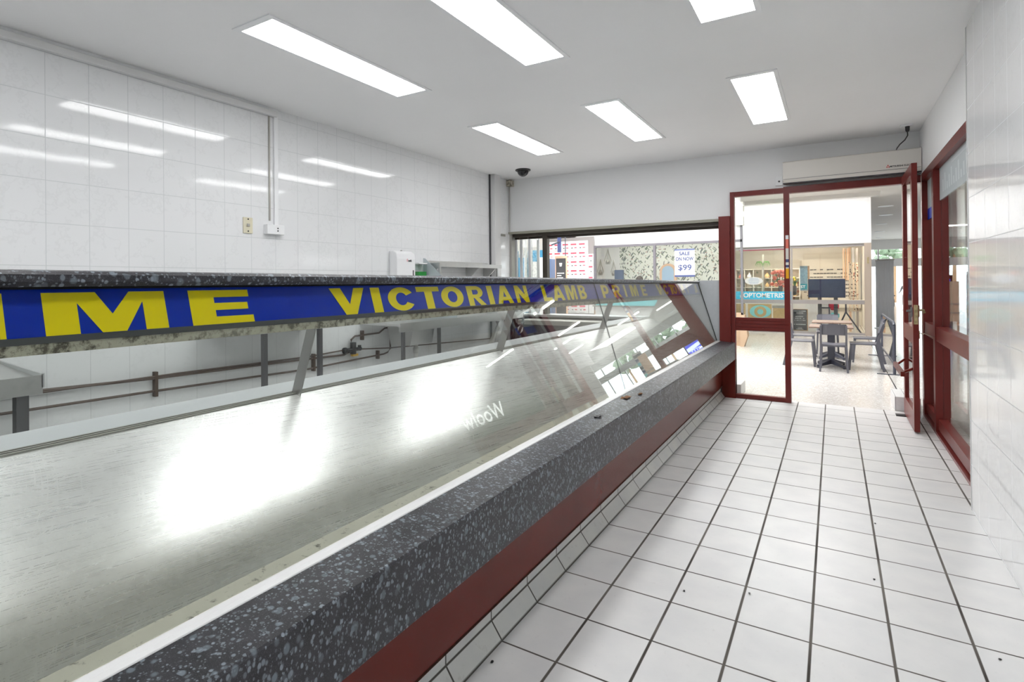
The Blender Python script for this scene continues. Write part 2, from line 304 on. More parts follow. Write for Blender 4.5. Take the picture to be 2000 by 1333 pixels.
# ------------------------------------------------------------------ mesh helpers
class MB:
    def __init__(s): s.b = bmesh.new()
    def box(s, x0, x1, y0, y1, z0, z1):
        v = [s.b.verts.new((x, y, z)) for z in (z0, z1) for y in (y0, y1) for x in (x0, x1)]
        for f in ((0, 2, 3, 1), (4, 5, 7, 6), (0, 1, 5, 4), (2, 6, 7, 3), (0, 4, 6, 2), (1, 3, 7, 5)): s.b.faces.new([v[i] for i in f])
        return s
    def poly(s, pts): s.b.faces.new([s.b.verts.new(p) for p in pts]); return s
    def prism(s, prof, y0, y1, axis='y'):
        """closed profile of (a,b) pairs swept along an axis: y -> (x,z), x -> (y,z), z -> (x,y)"""
        def P(a, b, c): return {'y': (a, c, b), 'x': (c, a, b), 'z': (a, b, c)}[axis]
        A = [s.b.verts.new(P(a, b, y0)) for a, b in prof]; B = [s.b.verts.new(P(a, b, y1)) for a, b in prof]
        n = len(prof)
        for i in range(n): s.b.faces.new((A[i], A[(i+1) % n], B[(i+1) % n], B[i]))
        s.b.faces.new(A[::-1]); s.b.faces.new(B); return s
    def loft(s, rings):
        R = [[s.b.verts.new(p) for p in r] for r in rings]; n = len(rings[0])
        for a, b in zip(R, R[1:]):
            for i in range(n): s.b.faces.new((a[i], a[(i+1) % n], b[(i+1) % n], b[i]))
        s.b.faces.new(R[0][::-1]); s.b.faces.new(R[-1]); return s
    def tube(s, pts, r, n=10):
        pts = [Vector(p) for p in pts]; rings = []
        rs = r if isinstance(r, (list, tuple)) else [r]*len(pts)
        up = Vector((0, 0, 1))
        for i, p in enumerate(pts):
            d = (pts[min(i+1, len(pts)-1)]-pts[max(i-1, 0)]).normalized()
            a = d.cross(up) if abs(d.z) < .95 else d.cross(Vector((0, 1, 0)))
            a.normalize(); b = d.cross(a).normalized()
            rings.append([tuple(p+(a*math.cos(t)+b*math.sin(t))*rs[i]) for t in [2*math.pi*k/n for k in range(n)]])
        return s.loft(rings)
    def bar(s, a, b, w, h, side=(0, 1, 0)):
        """rectangular bar from a to b; w across 'side', h across the other"""
        a, b, sd = Vector(a), Vector(b), Vector(side); d = (b-a).normalized(); sd = (sd-d*sd.dot(d)).normalized(); o = d.cross(sd)
        R = [[tuple(p+sd*w/2*i+o*h/2*j) for i, j in ((-1, -1), (1, -1), (1, 1), (-1, 1))] for p in (a, b)]
        return s.loft(R)
    def lathe(s, prof, c, n=24, axis='z'):
        rings = []
        for r, h in prof:
            rings.append([{'z': (c[0]+r*math.cos(t), c[1]+r*math.sin(t), c[2]+h), 'x': (c[0]+h, c[1]+r*math.cos(t), c[2]+r*math.sin(t)), 'y': (c[0]+r*math.cos(t), c[1]+h, c[2]+r*math.sin(t))}[axis] for t in [2*math.pi*k/n for k in range(n)]])
        return s.loft(rings)
    def blob(s, c, r, seed=0, sub=2, amp=.25, sc=(1, 1, 1)):
        rnd = random.Random(seed); g = bmesh.ops.create_icosphere(s.b, subdivisions=sub, radius=1)
        for v in g['verts']:
            k = r*(1+amp*(rnd.random()-.5)*2); v.co = Vector((c[0]+v.co.x*k*sc[0], c[1]+v.co.y*k*sc[1], c[2]+v.co.z*k*sc[2]))
        return s
    def build(s, name, m, parent=None, bevel=0, smooth=False, loc=None):
        bmesh.ops.recalc_face_normals(s.b, faces=s.b.faces)
        me = bpy.data.meshes.new(name); s.b.to_mesh(me); s.b.free()
        me.materials.append(G[m] if isinstance(m, str) else m)
        if smooth:
            for p in me.polygons: p.use_smooth = True
        o = bpy.data.objects.new(name, me); COL.objects.link(o)
        if parent:
            o.parent = parent
            # geometry is written in world coordinates
            o.matrix_parent_inverse = Matrix.Translation(-Vector(WL[parent.name])) if parent.name in WL else Matrix()
        if bevel:
            b = o.modifiers.new('bevel', 'BEVEL'); b.width = bevel; b.segments = 3; b.limit_method = 'ANGLE'; b.angle_limit = .6
            if not smooth:
                for p in me.polygons: p.use_smooth = False
        WL[o.name] = (0, 0, 0)
        return o
WL = {}
def tag(o, label=None, cat=None, group=None, kind=None):
    if label: o['label'] = label
    if cat: o['category'] = cat
    if group: o['group'] = group
    if kind: o['kind'] = kind
    return o
def thing(name, label, cat, loc=(0, 0, 0), group=None, rz=0):
    """an empty at the thing's base; its parts are written in world coordinates unless rz/local is used"""
    o = bpy.data.objects.new(name, None); COL.objects.link(o); o.location = loc; o.rotation_euler.z = rz
    o.empty_display_size = .1; WL[o.name] = tuple(loc)
    return tag(o, label, cat, group)
def struct(name, mb, m, parent=None, **k):
    o = mb.build(name, m, parent, **k)
    if not parent: o['kind'] = 'structure'
    return o
def dup(o, loc=None, rz=None, label=None, parent=None):
    c = o.copy(); COL.objects.link(c)
    if parent: c.parent = parent
    if loc is not None: c.location = loc
    if rz is not None: c.rotation_euler.z = rz
    if label: c['label'] = label
    for ch in list(o.children): dup(ch, parent=c)
    return c

_tc = {}
GL = {'M': [[(0,0),(.25,0),(.25,.74),(.42,0),(.62,0),(.79,.74),(.79,0),(1,0),(1,1),(.68,1),(.52,.45),(.40,1),(0,1)]],
 'E': [[(0,0),(1,0),(1,.22),(.38,.22),(.38,.41),(.93,.41),(.93,.62),(.38,.62),(.38,.79),(.97,.79),(.97,1),(0,1)]],
 'I': [[(0,0),(1,0),(1,1),(0,1)]], 'L': [[(0,0),(1,0),(1,.23),(.38,.23),(.38,1),(0,1)]],
 'T': [[(.33,0),(.67,0),(.67,.78),(1,.78),(1,1),(0,1),(0,.78),(.33,.78)]],
 'V': [[(0,1),(.31,1),(.5,.38),(.69,1),(1,1),(.66,0),(.34,0)]],
 'N': [[(0,0),(.27,0),(.27,.55),(.70,0),(1,0),(1,1),(.73,1),(.73,.45),(.30,1),(0,1)]],
 'A': [[(0,0),(.28,0),(.34,.17),(.40,.37),(.5,.68),(.5,1),(.34,1)], [(1,0),(.66,1),(.5,1),(.5,.68),(.60,.37),(.66,.17),(.72,0)], [(.34,.17),(.66,.17),(.60,.37),(.40,.37)]]}
def ring(cx, cy, ax, ay, bx, by, a0, a1, n=18):
    """band between two concentric ellipses from angle a0 to a1, as quads"""
    q = []
    for i in range(n):
        t, u = a0+(a1-a0)*i/n, a0+(a1-a0)*(i+1)/n
        q.append([(cx+ax*math.cos(t), cy+ay*math.sin(t)), (cx+ax*math.cos(u), cy+ay*math.sin(u)), (cx+bx*math.cos(u), cy+by*math.sin(u)), (cx+bx*math.cos(t), cy+by*math.sin(t))])
    return q
PI = math.pi
GL['O'] = ring(.5, .5, .5, .5, .21, .27, 0, 2*PI, 32)
GL['C'] = ring(.5, .5, .5, .5, .21, .27, .17*PI, 1.83*PI, 30)
GL['P'] = [[(0,0),(.33,0),(.33,.30),(.33,1),(0,1)], [(.33,.30),(.55,.30),(.55,.50),(.33,.50)], [(.33,.80),(.55,.80),(.55,1),(.33,1)]]+ring(.55, .65, .45, .35, .13, .15, -PI/2, PI/2, 14)
GL['R'] = [[(0,0),(.30,0),(.30,1),(0,1)], [(.30,.38),(.52,.38),(.52,.56),(.30,.56)], [(.30,.80),(.52,.80),(.52,1),(.30,1)], [(.36,.38),(.66,.38),(1,0),(.66,0)]]+ring(.52, .69, .40, .31, .12, .12, -PI/2, PI/2, 14)
GL['B'] = [[(0,0),(.33,0),(.33,1),(0,1)], [(.33,.82),(.52,.82),(.52,1),(.33,1)], [(.33,.43),(.55,.43),(.55,.60),(.33,.60)], [(.33,0),(.55,0),(.55,.20),(.33,.20)]]+ring(.50, .74, .42, .26, .12, .09, -PI/2, PI/2, 12)+ring(.55, .30, .45, .30, .13, .10, -PI/2, PI/2, 12)
def put_glyph(mb, ch, fn):
    for k, q in enumerate(GL[ch]):
        # split long edges so that the letter follows the sign
        mb.b.faces.new([mb.b.verts.new(fn(a, b)) for a, b in q])
def textmesh(s, bold=0.0, spacing=1.0):
    key = (s, bold, spacing)
    if key in _tc: return _tc[key]
    cu = bpy.data.curves.new('t', 'FONT'); cu.body = s; cu.size = 1; cu.offset = bold; cu.resolution_u = 4; cu.space_character = spacing
    ob = bpy.data.objects.new('t', cu); COL.objects.link(ob)
    dg = bpy.context.evaluated_depsgraph_get(); dg.update()
    me = bpy.data.meshes.new_from_object(ob.evaluated_get(dg))
    vs = [v.co.copy() for v in me.vertices]; fs = [list(p.vertices) for p in me.polygons]
    bpy.data.objects.remove(ob)
    x0 = min(v.x for v in vs); x1 = max(v.x for v in vs); y0 = min(v.y for v in vs); y1 = max(v.y for v in vs)
    vs = [((v.x-x0)/(x1-x0), (v.y-y0)/(y1-y0)) for v in vs]
    _tc[key] = (vs, fs); return _tc[key]
def put_text(mb, s, o, U, V, bold=0.0, spacing=1.0, fn=None):
    """write s in the box with corner o and edges U, V"""
    vs, fs = textmesh(s, bold, spacing); o, U, V = Vector(o), Vector(U), Vector(V)
    bv = [mb.b.verts.new(fn(a, b) if fn else (o+U*a+V*b)) for a, b in vs]
    for f in fs:
        try: mb.b.faces.new([bv[i] for i in f])
        except ValueError: pass
    return mb

# ================================================================== SETTING: the shop room
X0, XT, XG, YB, ZC, YN = -4.66, .79, .87, 8.3, 3.33, -1.6
struct('floor', MB().box(X0, 1.0, YN, 8.36, -.12, 0), 'floor')
struct('ceiling', MB().box(X0-.1, 1.0, YN, YB+.15, ZC, ZC+.1), 'ceil')
struct('wall_left', MB().box(X0-.15, X0, YN, YB+.15, 0, ZC), 'tileL')
struct('wall_near', MB().box(X0, .98, YN-.12, YN, 0, ZC), 'plaster')
struct('wall_right', MB().box(XT, .98, YN, 5.05, 0, ZC), 'tileR')
struct('trim_1', MB().box(XT-.004, XT+.012, 5.05, 5.062, 0, ZC), 'trimw')
struct('wall_right_upper', MB().box(XG, .98, 5.05, YB, 2.805, ZC), 'plaster')
# wall over the serving window and the door
wb = MB().box(X0, -1.18, YB, YB+.14, 2.445, 3.95).box(-1.18, .99, YB, YB+.14, 2.80, 3.95)
struct('wall_back', wb, 'plaster')
# low wall under the serving window, faced in navy laminate, with a pale sill
struct('wall_back_low', MB().box(X0, -1.33, YB, YB+.14, 0, 1.03), 'navy')
struct('trim_2', MB().box(X0, -2.35, YB-.16, YB+.24, 1.03, 1.065), 'alu', bevel=.004)
# ceiling edge trunking on the left wall
c = thing('cable_trunking', 'white cable trunking along the top of the left wall, dropping to a switch box', 'cable trunking', (X0, 0, 3.2))
MB().box(X0, X0+.05, YN, 3.58, 3.245, 3.30).build('trunking_run', 'trimw', c, bevel=.006)
MB().box(X0, X0+.022, YN, 3.6, 3.30, 3.33).build('trunking_lid', 'white', c)
MB().box(X0, X0+.022, 3.555, 3.60, 2.175, 3.27).build('trunking_drop', 'white', c, bevel=.004)
MB().box(X0, X0+.012, 3.50, 3.515, 2.22, 3.27).build('earth_wire', 'alud', c)
MB().box(X0, X0+.06, 3.44, 3.64, 2.085, 2.18).build('switch_box', 'white', c, bevel=.006)
for zz in (2.145, 2.12): MB().lathe([(.007, 0), (.007, .003)], (X0+.06, 3.56, zz), 10, 'x').build('socket_hole', 'black', c)
t = thing('phone_plate', 'small cream wall plate with two screws on the tiled left wall', 'wall plate', (X0, 3.265, 2.08))
MB().box(X0, X0+.012, 3.215, 3.315, 2.08, 2.23).build('plate', 'cream', t, bevel=.004)
for zz in (2.10, 2.213): MB().lathe([(.007, 0), (.007, .004)], (X0+.012, 3.265, zz), 10, 'x').build('screw', 'black', t)
MB().box(X0+.012, X0+.02, 3.252, 3.278, 2.145, 2.17).build('socket', 'alud', t)
# white boxed riser near the far corner
t = thing('pipe_casing', 'white boxed pipe riser on the left wall near the far corner', 'pipe casing', (X0, 7.7, 0))
MB().box(X0+.002, X0+.10, 7.66, 7.84, 0, 3.33).build('casing', 'trimw', t, bevel=.008)
MB().box(X0+.002, X0+.02, 7.635, 7.66, 0, 3.33).build('edge_seal', 'dgrey', t)
MB().box(X0+.002, X0+.012, 8.0, 8.14, 2.36, 2.40).build('bracket', 'alud', t)
t = thing('junction_box', 'grimy beige junction box high in the far left corner', 'junction box', (-4.6, 8.24, 3.2))
MB().box(-4.655, -4.56, 8.19, 8.30, 3.215, 3.315).build('box', 'beige', t, bevel=.006)
MB().tube([(-4.64, 8.28, 3.22), (-4.64, 8.28, 2.45)], .008).build('cable', 'alud', t)
# dome camera
t = thing('dome_camera', 'black dome security camera on the white ceiling', 'security camera', (-4.03, 7.62, 3.33))
MB().lathe([(.115, 0), (.12, -.012), (.11, -.022)], (-4.03, 7.62, 3.33), 32).build('base_ring', 'black', t, smooth=True)
MB().lathe([(.088*math.cos(a), -.02-.088*math.sin(a)) for a in [i*math.pi/2/8 for i in range(8)]]+[(.004, -.108)], (-4.03, 7.62, 3.33), 32).build('dome', mat('smoked_dome', (.01, .01, .012), .05), t, smooth=True)
# ceiling lights: 300 x 1600 troffers, the third row is behind the camera
LX = (-3.225, -1.892, -.568); LY = ((2.34, 3.95), (5.21, 6.85), (-.53, 1.08))
where = [['ceiling light panel nearest the tiled left wall, large in the upper left', 'large ceiling light panel cut by the top edge near the middle', 'ceiling light panel cut by the top edge at the right'],
         ['farther ceiling light panel beside the left wall, near the dome camera', 'middle one of the three farther ceiling light panels', 'farther ceiling light panel nearest the door'],
         ['ceiling light panel behind the viewer by the left wall', 'ceiling light panel behind the viewer over the counter', 'ceiling light panel behind the viewer over the aisle']]
for j, (a, b) in enumerate(LY):
    for i, x in enumerate(LX):
        t = thing('ceiling_light', where[j][i], 'ceiling light', (x, (a+b)/2, ZC), 'recessed ceiling light panels')
        fr = MB()
        for q in ((x-.195, x-.163, a-.05, b+.05), (x+.163, x+.195, a-.05, b+.05)): fr.box(*q, ZC-.008, ZC)
        for q in ((x-.163, x+.163, a-.05, a), (x-.163, x+.163, b, b+.05)): fr.box(*q, ZC-.008, ZC)
        fr.build('frame', 'white', t)
        MB().box(x-.163, x+.163, a, b, ZC-.005, ZC-.001).build('diffuser', 'lamp', t)

# ================================================================== red joinery: glazed screens
# back wall frame
R = 'red'
d = MB().box(-1.18, -1.13, 8.22, 8.32, 0, 2.79).build('door_frame', R); tag(d, kind='structure')
d.name = 'door_1'
def part(mb, name, m, par, **k): return mb.build(name, m, par, **k)
part(MB().box(-1.32, -1.18, 8.17, 8.31, .745, 2.465), 'side_post', R, d, bevel=.003)
part(MB().box(-1.30, -1.13, 8.20, 8.31, 0, .52), 'lower_post', 'redp', d)
part(MB().box(-1.13, -.54, 8.23, 8.31, 2.725, 2.79), 'head_rail', R, d)
part(MB().box(-.54, -.475, 8.22, 8.32, 0, 2.80), 'mullion', R, d)
mr = MB().box(-1.13, -.54, 8.25, 8.30, .915, 1.09)
for k in range(4): mr.box(-1.13, -.54, 8.243, 8.25, .925+k*.043, .955+k*.043)
part(mr, 'mid_rail', R, d)
part(MB().box(-1.13, -.54, 8.23, 8.31, 0, .055), 'bottom_rail', R, d)
part(MB().box(-1.13, -.54, 8.275, 8.281, .055, .915), 'glass', 'wglass', d)
part(MB().box(-1.13, -.54, 8.275, 8.281, 1.09, 2.725), 'glass', 'wglass', d)
part(MB().box(-.475, .87, 8.22, 8.32, 2.715, 2.80), 'door_head', R, d)
part(MB().box(.70, .79, 8.22, 8.32, 0, 2.715), 'jamb', R, d)
st = [(2.12, 2.17, 'white'), (2.0, 2.12, 'coral'), (1.86, 2.0, 'offw'), (1.82, 1.86, 'txtnavy'), (1.785, 1.82, 'offw'), (1.755, 1.785, 'txtnavy'), (1.74, 1.755, 'offw'), (1.61, 1.74, mat('amber_tape', (.85, .42, .0), .4))]
t = thing('sticker_strip', 'strip of white, red, blue and amber height stickers on the red door mullion', 'stickers', (-.5, 8.21, 1.6))
for a, b, m in st: MB().box(-.52, -.486, 8.216, 8.2195, a, b).build('sticker', m, t)
# open door leaf, hinged on the far jamb
t = thing('door_leaf', 'open red timber door leaf with glass, held back against the side screen', 'door', (.74, 8.2, 0))
xa, xb, ya, yb, zb, zt = .687, .735, 7.22, 8.20, .02, 2.785
MB().box(xa, xb, ya, ya+.11, zb, zt).build('stile', R, t, bevel=.002)
MB().box(xa, xb, yb-.11, yb, zb, zt).build('stile', R, t, bevel=.002)
MB().box(xa, xb, ya+.11, yb-.11, zt-.11, zt).build('top_rail', R, t)
MB().box(xa, xb, ya+.11, yb-.11, .92, 1.09).build('mid_rail', R, t)
MB().box(xa, xb, ya+.11, yb-.11, zb, .22).build('bottom_rail', R, t)
MB().box(.707, .713, ya+.11, yb-.11, .22, .92).build('glass', 'wglass', t)
MB().box(.707, .713, ya+.11, yb-.11, 1.09, zt-.11).build('glass', 'wglass', t)
pb = MB().bar((.60, 7.26, .60), (.60, 8.12, .60), .035, .05, (1, 0, 0)); pb.tube([(.60, 7.36, .60), (.687, 7.28, .66)], .014).tube([(.60, 8.0, .60), (.687, 8.1, .66)], .014)
pb.build('push_bar', 'redp', t)
MB().box(xa+.006, xb-.008, ya-.003, ya, 1.125, 1.325).build('lock_plate', 'brass', t)
h = MB().box(xa-.012, xa, ya+.03, ya+.075, 1.20, 1.30).tube([(xa-.012, ya+.05, 1.26), (xa-.05, ya+.05, 1.26)], .012); h.build('turn_knob', 'darkst', t)
hb = MB().box(xb, xb+.008, ya+.02, ya+.07, 1.2, 1.32).tube([(xb+.005, ya+.045, 1.27), (xb+.045, ya+.045, 1.27), (xb+.05, ya+.045, 1.24)], .011); hb.build('handle', 'brass', t)
MB().tube([(xb, 7.24, 1.03), (xb+.02, 7.24, 1.035), (xb+.03, 7.25, 1.02), (xb+.045, 7.27, 1.03), (.88, 7.33, .985), (.885, 7.335, .98)], .004, 6).build('hook_wire', 'wire', t)
MB().box(xb, xb+.006, 7.22, 7.25, .98, 1.06).build('hook_plate', 'brass', t)
t2 = MB().box(.60, .70, 8.05, 8.16, 0, .012); tag(t2.build('door_stop', 'black'), 'flat black door stop on the tiles by the open door', 'door stop')
# right hand glazed screen
w = MB().prism([(.87, 0), (1.0, 0), (1.0, .055), (.925, .055), (.925, .03), (.87, .03)], 5.05, 8.28).build('window_1', R); tag(w, kind='structure')
part(MB().box(.87, .99, 8.16, 8.28, .03, 2.715), 'corner_post', R, w)
mp_ = MB().box(.87, .93, 7.30, 7.42, .03, 2.72).box(.934, .99, 7.30, 7.42, .03, 2.72).box(.90, .96, 7.31, 7.41, .03, 2.72)
part(mp_, 'mullion', R, w)
part(MB().box(.87, .99, 5.05, 8.2, 2.715, 2.805), 'head_rail', R, w)
part(MB().box(.88, .97, 7.42, 8.16, .955, 1.10), 'mid_rail', R, w)
part(MB().box(.88, .97, 5.05, 7.30, .955, 1.10), 'mid_rail', R, w)
part(MB().box(.89, .965, 5.05, 8.16, .055, .16), 'bottom_rail', R, w)
for a, b in ((7.42, 8.16), (5.05, 7.30)):
    part(MB().box(.928, .934, a, b, .16, .955), 'glass', 'wglass', w); part(MB().box(.928, .934, a, b, 1.10, 2.715), 'glass', 'wglass', w)
    part(MB().box(.922, .926, a, b, 2.39, 2.715), 'frosted_film', 'film', w)
part(MB().box(.921, .9255, 7.42, 8.16, 2.27, 2.39), 'blue_stripe', 'blue', w)
tx = MB()
for k in range(17): tx.poly([(.9205, 5.2+k*.115, 2.45), (.9205, 5.26+k*.115, 2.45), (.9205, 5.27+k*.115, 2.62-.05*(k % 3)), (.9205, 5.21+k*.115, 2.62-.05*(k % 3))])
tx.poly([(.9205, 5.3, 2.655), (.9205, 6.6, 2.655), (.9205, 6.6, 2.662), (.9205, 5.3, 2.662)]); part(tx, 'film_lettering', mat('faint_film_print', (.60, .64, .66), .6), w)

# ================================================================== display counter
ct = thing('display_counter', 'long butcher display counter with granite look ledge, sloping glass, steel deck and blue sign band', 'display counter', (-1.7, 3.5, 0))
Y1, Y2 = -1.5, 8.16
MB().prism([(-1.26, 0), (-1.317, .076), (-1.317, .152), (-1.40, .152), (-1.40, 0)], Y1, 8.19).build('tiled_plinth', 'skirt', ct)
MB().box(-1.40, -1.295, Y1, 8.19, .155, .56).build('base_panel', 'redp', ct)
MB().prism([(-1.40, .16), (-1.302, .16), (-1.296, .153), (-1.288, .150), (-1.30, .146), (-1.40, .146)], Y1, 8.19).build('rust_strip', mat('rust', (.09, .03, .015), .8, speck=.6), ct)
MB().prism([(-1.135, .522), (-1.135, .745), (-1.140, .752), (-1.325, .768), (-1.34, .768), (-1.34, .735), (-1.17, .715), (-1.17, .522)], Y1, 8.22).build('granite_ledge', 'granite', ct)
MB().prism([(-1.306, .7665), (-1.309, .771), (-1.325, .774), (-1.350, .774), (-1.350, .7665)], Y1, Y2).build('glass_trim', 'trimw', ct, bevel=.002)
MB().prism([(-1.352, .74), (-1.352, .770), (-1.418, .772), (-1.422, .768), (-1.422, .70), (-1.352, .70)], Y1, Y2).build('front_curb', 'beigec', ct)
# steel deck rises to the back rail
dk = MB(); N = 1; pr = []
for i in range(N+1):
    f = i/N; pr.append((-1.42-.83*f, .760+.29*f))
for i in range(N):
    a, b = pr[i], pr[i+1]
    dk.poly([(a[0], Y1, a[1]), (a[0], Y2, a[1]), (b[0], Y2, b[1]), (b[0], Y1, b[1])])
bmesh.ops.remove_doubles(dk.b, verts=dk.b.verts, dist=1e-5)
o = dk.build('steel_deck', 'deck', ct); so = o.modifiers.new('s', 'SOLIDIFY'); so.thickness = .004; so.offset = 1
rl = MB()
for k, (x, z) in enumerate(((-2.255, 1.054), (-2.272, 1.056), (-2.289, 1.058))): rl.box(x-.006, x+.006, Y1, Y2, z-.01, z+.006)
rl.build('door_track', 'alud', ct)
MB().box(-2.60, -2.298, Y1, Y2, 1.01, 1.05).build('rear_worktop', mat('pale_worktop', (.62, .64, .66), .35, .3), ct, bevel=.004)
MB().box(-2.57, -2.27, Y1, Y2, .0, 1.01).build('rear_cabinet', 'steel', ct)
MB().box(-2.27, -1.40, Y1, Y2, .0, .70).build('cabinet_body', 'dgrey', ct)
# canopy follows a slight sag toward the far end
ST = (-1.5, .0, 1.2, 2.7, 5.4, 8.19)
def lerp(tab, y):
    for (a, u), (b, v) in zip(tab, tab[1:]):
        if y <= b or (b, v) == tab[-1]: return u+(v-u)*(y-a)/(b-a)
TOP = ((-1.5, 1.648), (2.7, 1.630), (8.2, 1.590)); BOT = ((-1.5, 1.602), (2.7, 1.594), (8.2, 1.553)); SB = ((-1.5, 1.482), (2.7, 1.478), (8.2, 1.412))
def gx(z): return -1.353-.298*(z-.77)      # front glass plane
rings = []
for y in ST:
    tz, bz = lerp(TOP, y), lerp(BOT, y); h = tz-bz; x = -1.575
    rings.append([(x-.01, y, bz), (x, y, bz+.3*h), (x, y, bz+.72*h), (x-.012, y, tz-.003), (x-.03, y, tz), (-2.05, y, tz), (-2.05, y, bz)])
MB().loft(rings).build('canopy_shelf', 'granite', ct)
def band(f0, f1, dx0, dx1, name, m, par):
    """strip parallel to the glass, between heights f0 and f1"""
    rg = []
    for y in ST:
        a, b = f0(y), f1(y)
        rg.append([(gx(a)-dx0, y, a), (gx(b)-dx0, y, b), (gx(b)-dx1, y, b), (gx(a)-dx1, y, a)])
    return MB().loft(rg).build(name, m, par)
sg = band(lambda y: lerp(SB, y), lambda y: lerp(BOT, y)-.006, .018, .024, 'sign_panel', 'blue', ct)
band(lambda y: lerp(BOT, y)-.006, lambda y: lerp(BOT, y)+.001, .012, .05, 'shadow_gap', 'black', ct)
band(lambda y: lerp(SB, y)-.016, lambda y: lerp(SB, y), .016, .03, 'sign_edge', 'dgrey', ct)
rg = []
for y in ST:
    z = lerp(SB, y)-.016; x = gx(z)
    rg.append([(x-.018, y, z), (x-.022, y, z-.026), (x-.15, y, z-.03), (x-.16, y, z+.06), (x-.055, y, z+.06), (x-.035, y, z)])
MB().loft(rg).build('light_housing', 'beige', ct)
MB().box(-2.045, -1.80, Y1, Y2, 1.51, 1.552).build('canopy_frame', 'beigec', ct)
# letters, one mesh per word; each letter given its own run along the sign
def ray(u, v):
    d = r2*((u-CX)/F)-u2*((v-CY)/F)+fw; return d
def onsign(u, z):
    """y on the sign plane where image column u meets height z"""
    lo, hi = -1.5, 12.
    for _ in range(50):
        y = (lo+hi)/2; p = Vector((gx(z)-.018, y, z-1.6)); uu_ = CX+F*p.dot(r2)/p.dot(fw)
        if p.dot(fw) < .01 or uu_ < u: lo = y
        else: hi = y
    return (lo+hi)/2
Yl = {}
words = [('ME', [('M', 89.5, 'b', 318.4, 't'), ('E', 377, 'b', 497, 'b')]),
 ('VICTORIAN', [('V', 641, 't', 709, 't'), ('I', 721, 't', 749.6, 'b'), ('C', 757.6, 'm', 809.6, 'm'), ('T', 810, 't', 854, 't'), ('O', 861.6, 'm', 904.4, 'm'), ('R', 908, 't', 950.4, 'b'), ('I', 947.6, 't', 967, 'b'), ('A', 973.5, 'b', 1003.8, 'b'), ('N', 1001.4, 't', 1034.4, 'b')]),
 ('LAMB', [('L', 1054, 't', 1079.8, 'b'), ('A', 1082, 'b', 1104, 'b'), ('M', 1100, 't', 1128, 'b'), ('B', 1125.6, 't', 1148, 'b')]),
 ('PRIME', [('P', 1171, 't', 1189, 'm'), ('R', 1193, 't', 1215.6, 'b'), ('I', 1215.2, 't', 1226, 'b'), ('M', 1227.2, 't', 1248, 'b'), ('E', 1249, 't', 1265, 'b')]),
 ('VICTORIAN', [('V', 1279, 't', 1289.6, 't'), ('I', 1289.6, 't', 1294.5, 'b'), ('C', 1295.6, 'm', 1304, 'm'), ('T', 1303.8, 't', 1312, 't'), ('O', 1312.6, 'm', 1320.6, 'm'), ('R', 1320.4, 't', 1329, 'b'), ('I', 1328, 't', 1332.7, 'b'), ('A', 1333, 'b', 1339, 'b'), ('N', 1338.4, 't', 1345.6, 'b')]),
 ('LAMB', [('L', 1353, 't', 1359.2, 'b'), ('A', 1358.6, 'b', 1364.6, 'b'), ('M', 1362.5, 't', 1369, 'b'), ('B', 1368.6, 't', 1376, 'b')])]
LT = ((-1.5, 1.588), (2.7, 1.579), (8.2, 1.541)); LB = ((-1.5, 1.483), (2.7, 1.478), (8.2, 1.424))
allw = []
for wd, ls in words:
    g = []
    for ch, ul, a, ur, b in ls:
        zz = {'t': 1.582, 'm': 1.53, 'b': 1.482}
        if ul > 1100: zz = {'t': 1.55+.03*(1400-ul)/300, 'm': 1.51, 'b': 1.44+.03*(1400-ul)/300}
        g.append((ch, onsign(ul, zz[a]), onsign(ur, zz[b])))
    allw.append(g)
# the word run that starts the sign is out to the left of the picture
first = [('P', -.62, -.36), ('R', -.30, -.02), ('I', .33-.14, .33+.075)]
first[2] = ('I', onsign(-60, 1.53), onsign(2, 1.582))
allw.insert(0, first)
for g in allw:
    for ch, ya_, yb_ in g:
        mb = MB()
        def fn(a, b, ya_=ya_, yb_=yb_):
            y = ya_+(yb_-ya_)*a; z = lerp(LB, y)+(lerp(LT, y)-lerp(LB, y))*b; return (gx(z)-.0165, y, z)
        put_glyph(mb, ch, fn)
        mb.build('letter', 'yellow', sg)
# front glass in two sheets, meeting at the joint
YJ = 4.195
for a, b in ((Y1, YJ-.003), (YJ+.003, Y2-.01)):
    za, zb_ = lerp(BOT, a)-.002, lerp(BOT, b)-.002
    rg = [[(gx(.772), y, .772), (gx(z), y, z), (gx(z)-.006, y, z), (gx(.772)-.006, y, .772)] for y, z in ((a, za), (b, zb_))]
    MB().loft(rg).build('front_glass', 'cglass', ct)
rg = [[(gx(z)+.0005, YJ-.003, z), (gx(z)-.0065, YJ-.003, z), (gx(z)-.0065, YJ+.003, z), (gx(z)+.0005, YJ+.003, z)] for z in (.772, 1.583)]
MB().loft(rg).build('glass_joint', 'dgrey', ct)
for yb_ in (-.2, 1.843, 3.83, 6.16):
    MB().bar((-2.255, yb_, 1.045), (-2.085, yb_, 1.53), .006, .060, (0, 1, 0)).build('support_bar', 'bar', ct)
MB().prism([(gx(.775)-.009, .70), (-2.28, .70), (-2.28, 1.05), (-2.03, 1.55), (gx(1.55)-.009, 1.55), (gx(.775)-.009, .775)], 8.165, 8.19).build('end_panel', 'offw', ct)
rg = [[(gx(z)+.004, 8.15, z), (gx(z)-.012, 8.15, z), (gx(z)-.012, 8.165, z), (gx(z)+.004, 8.165, z)] for z in (.772, 1.556)]
MB().loft(rg).build('end_trim', mat('seal_strip', (.04, .04, .035), .7, spec=.1), ct)
MB().prism([(-1.318, .77), (-1.318, 1.595), (-1.64, 1.595), (-1.42, .77)], 8.215, 8.235).build('grey_upstand', 'grey', ct)
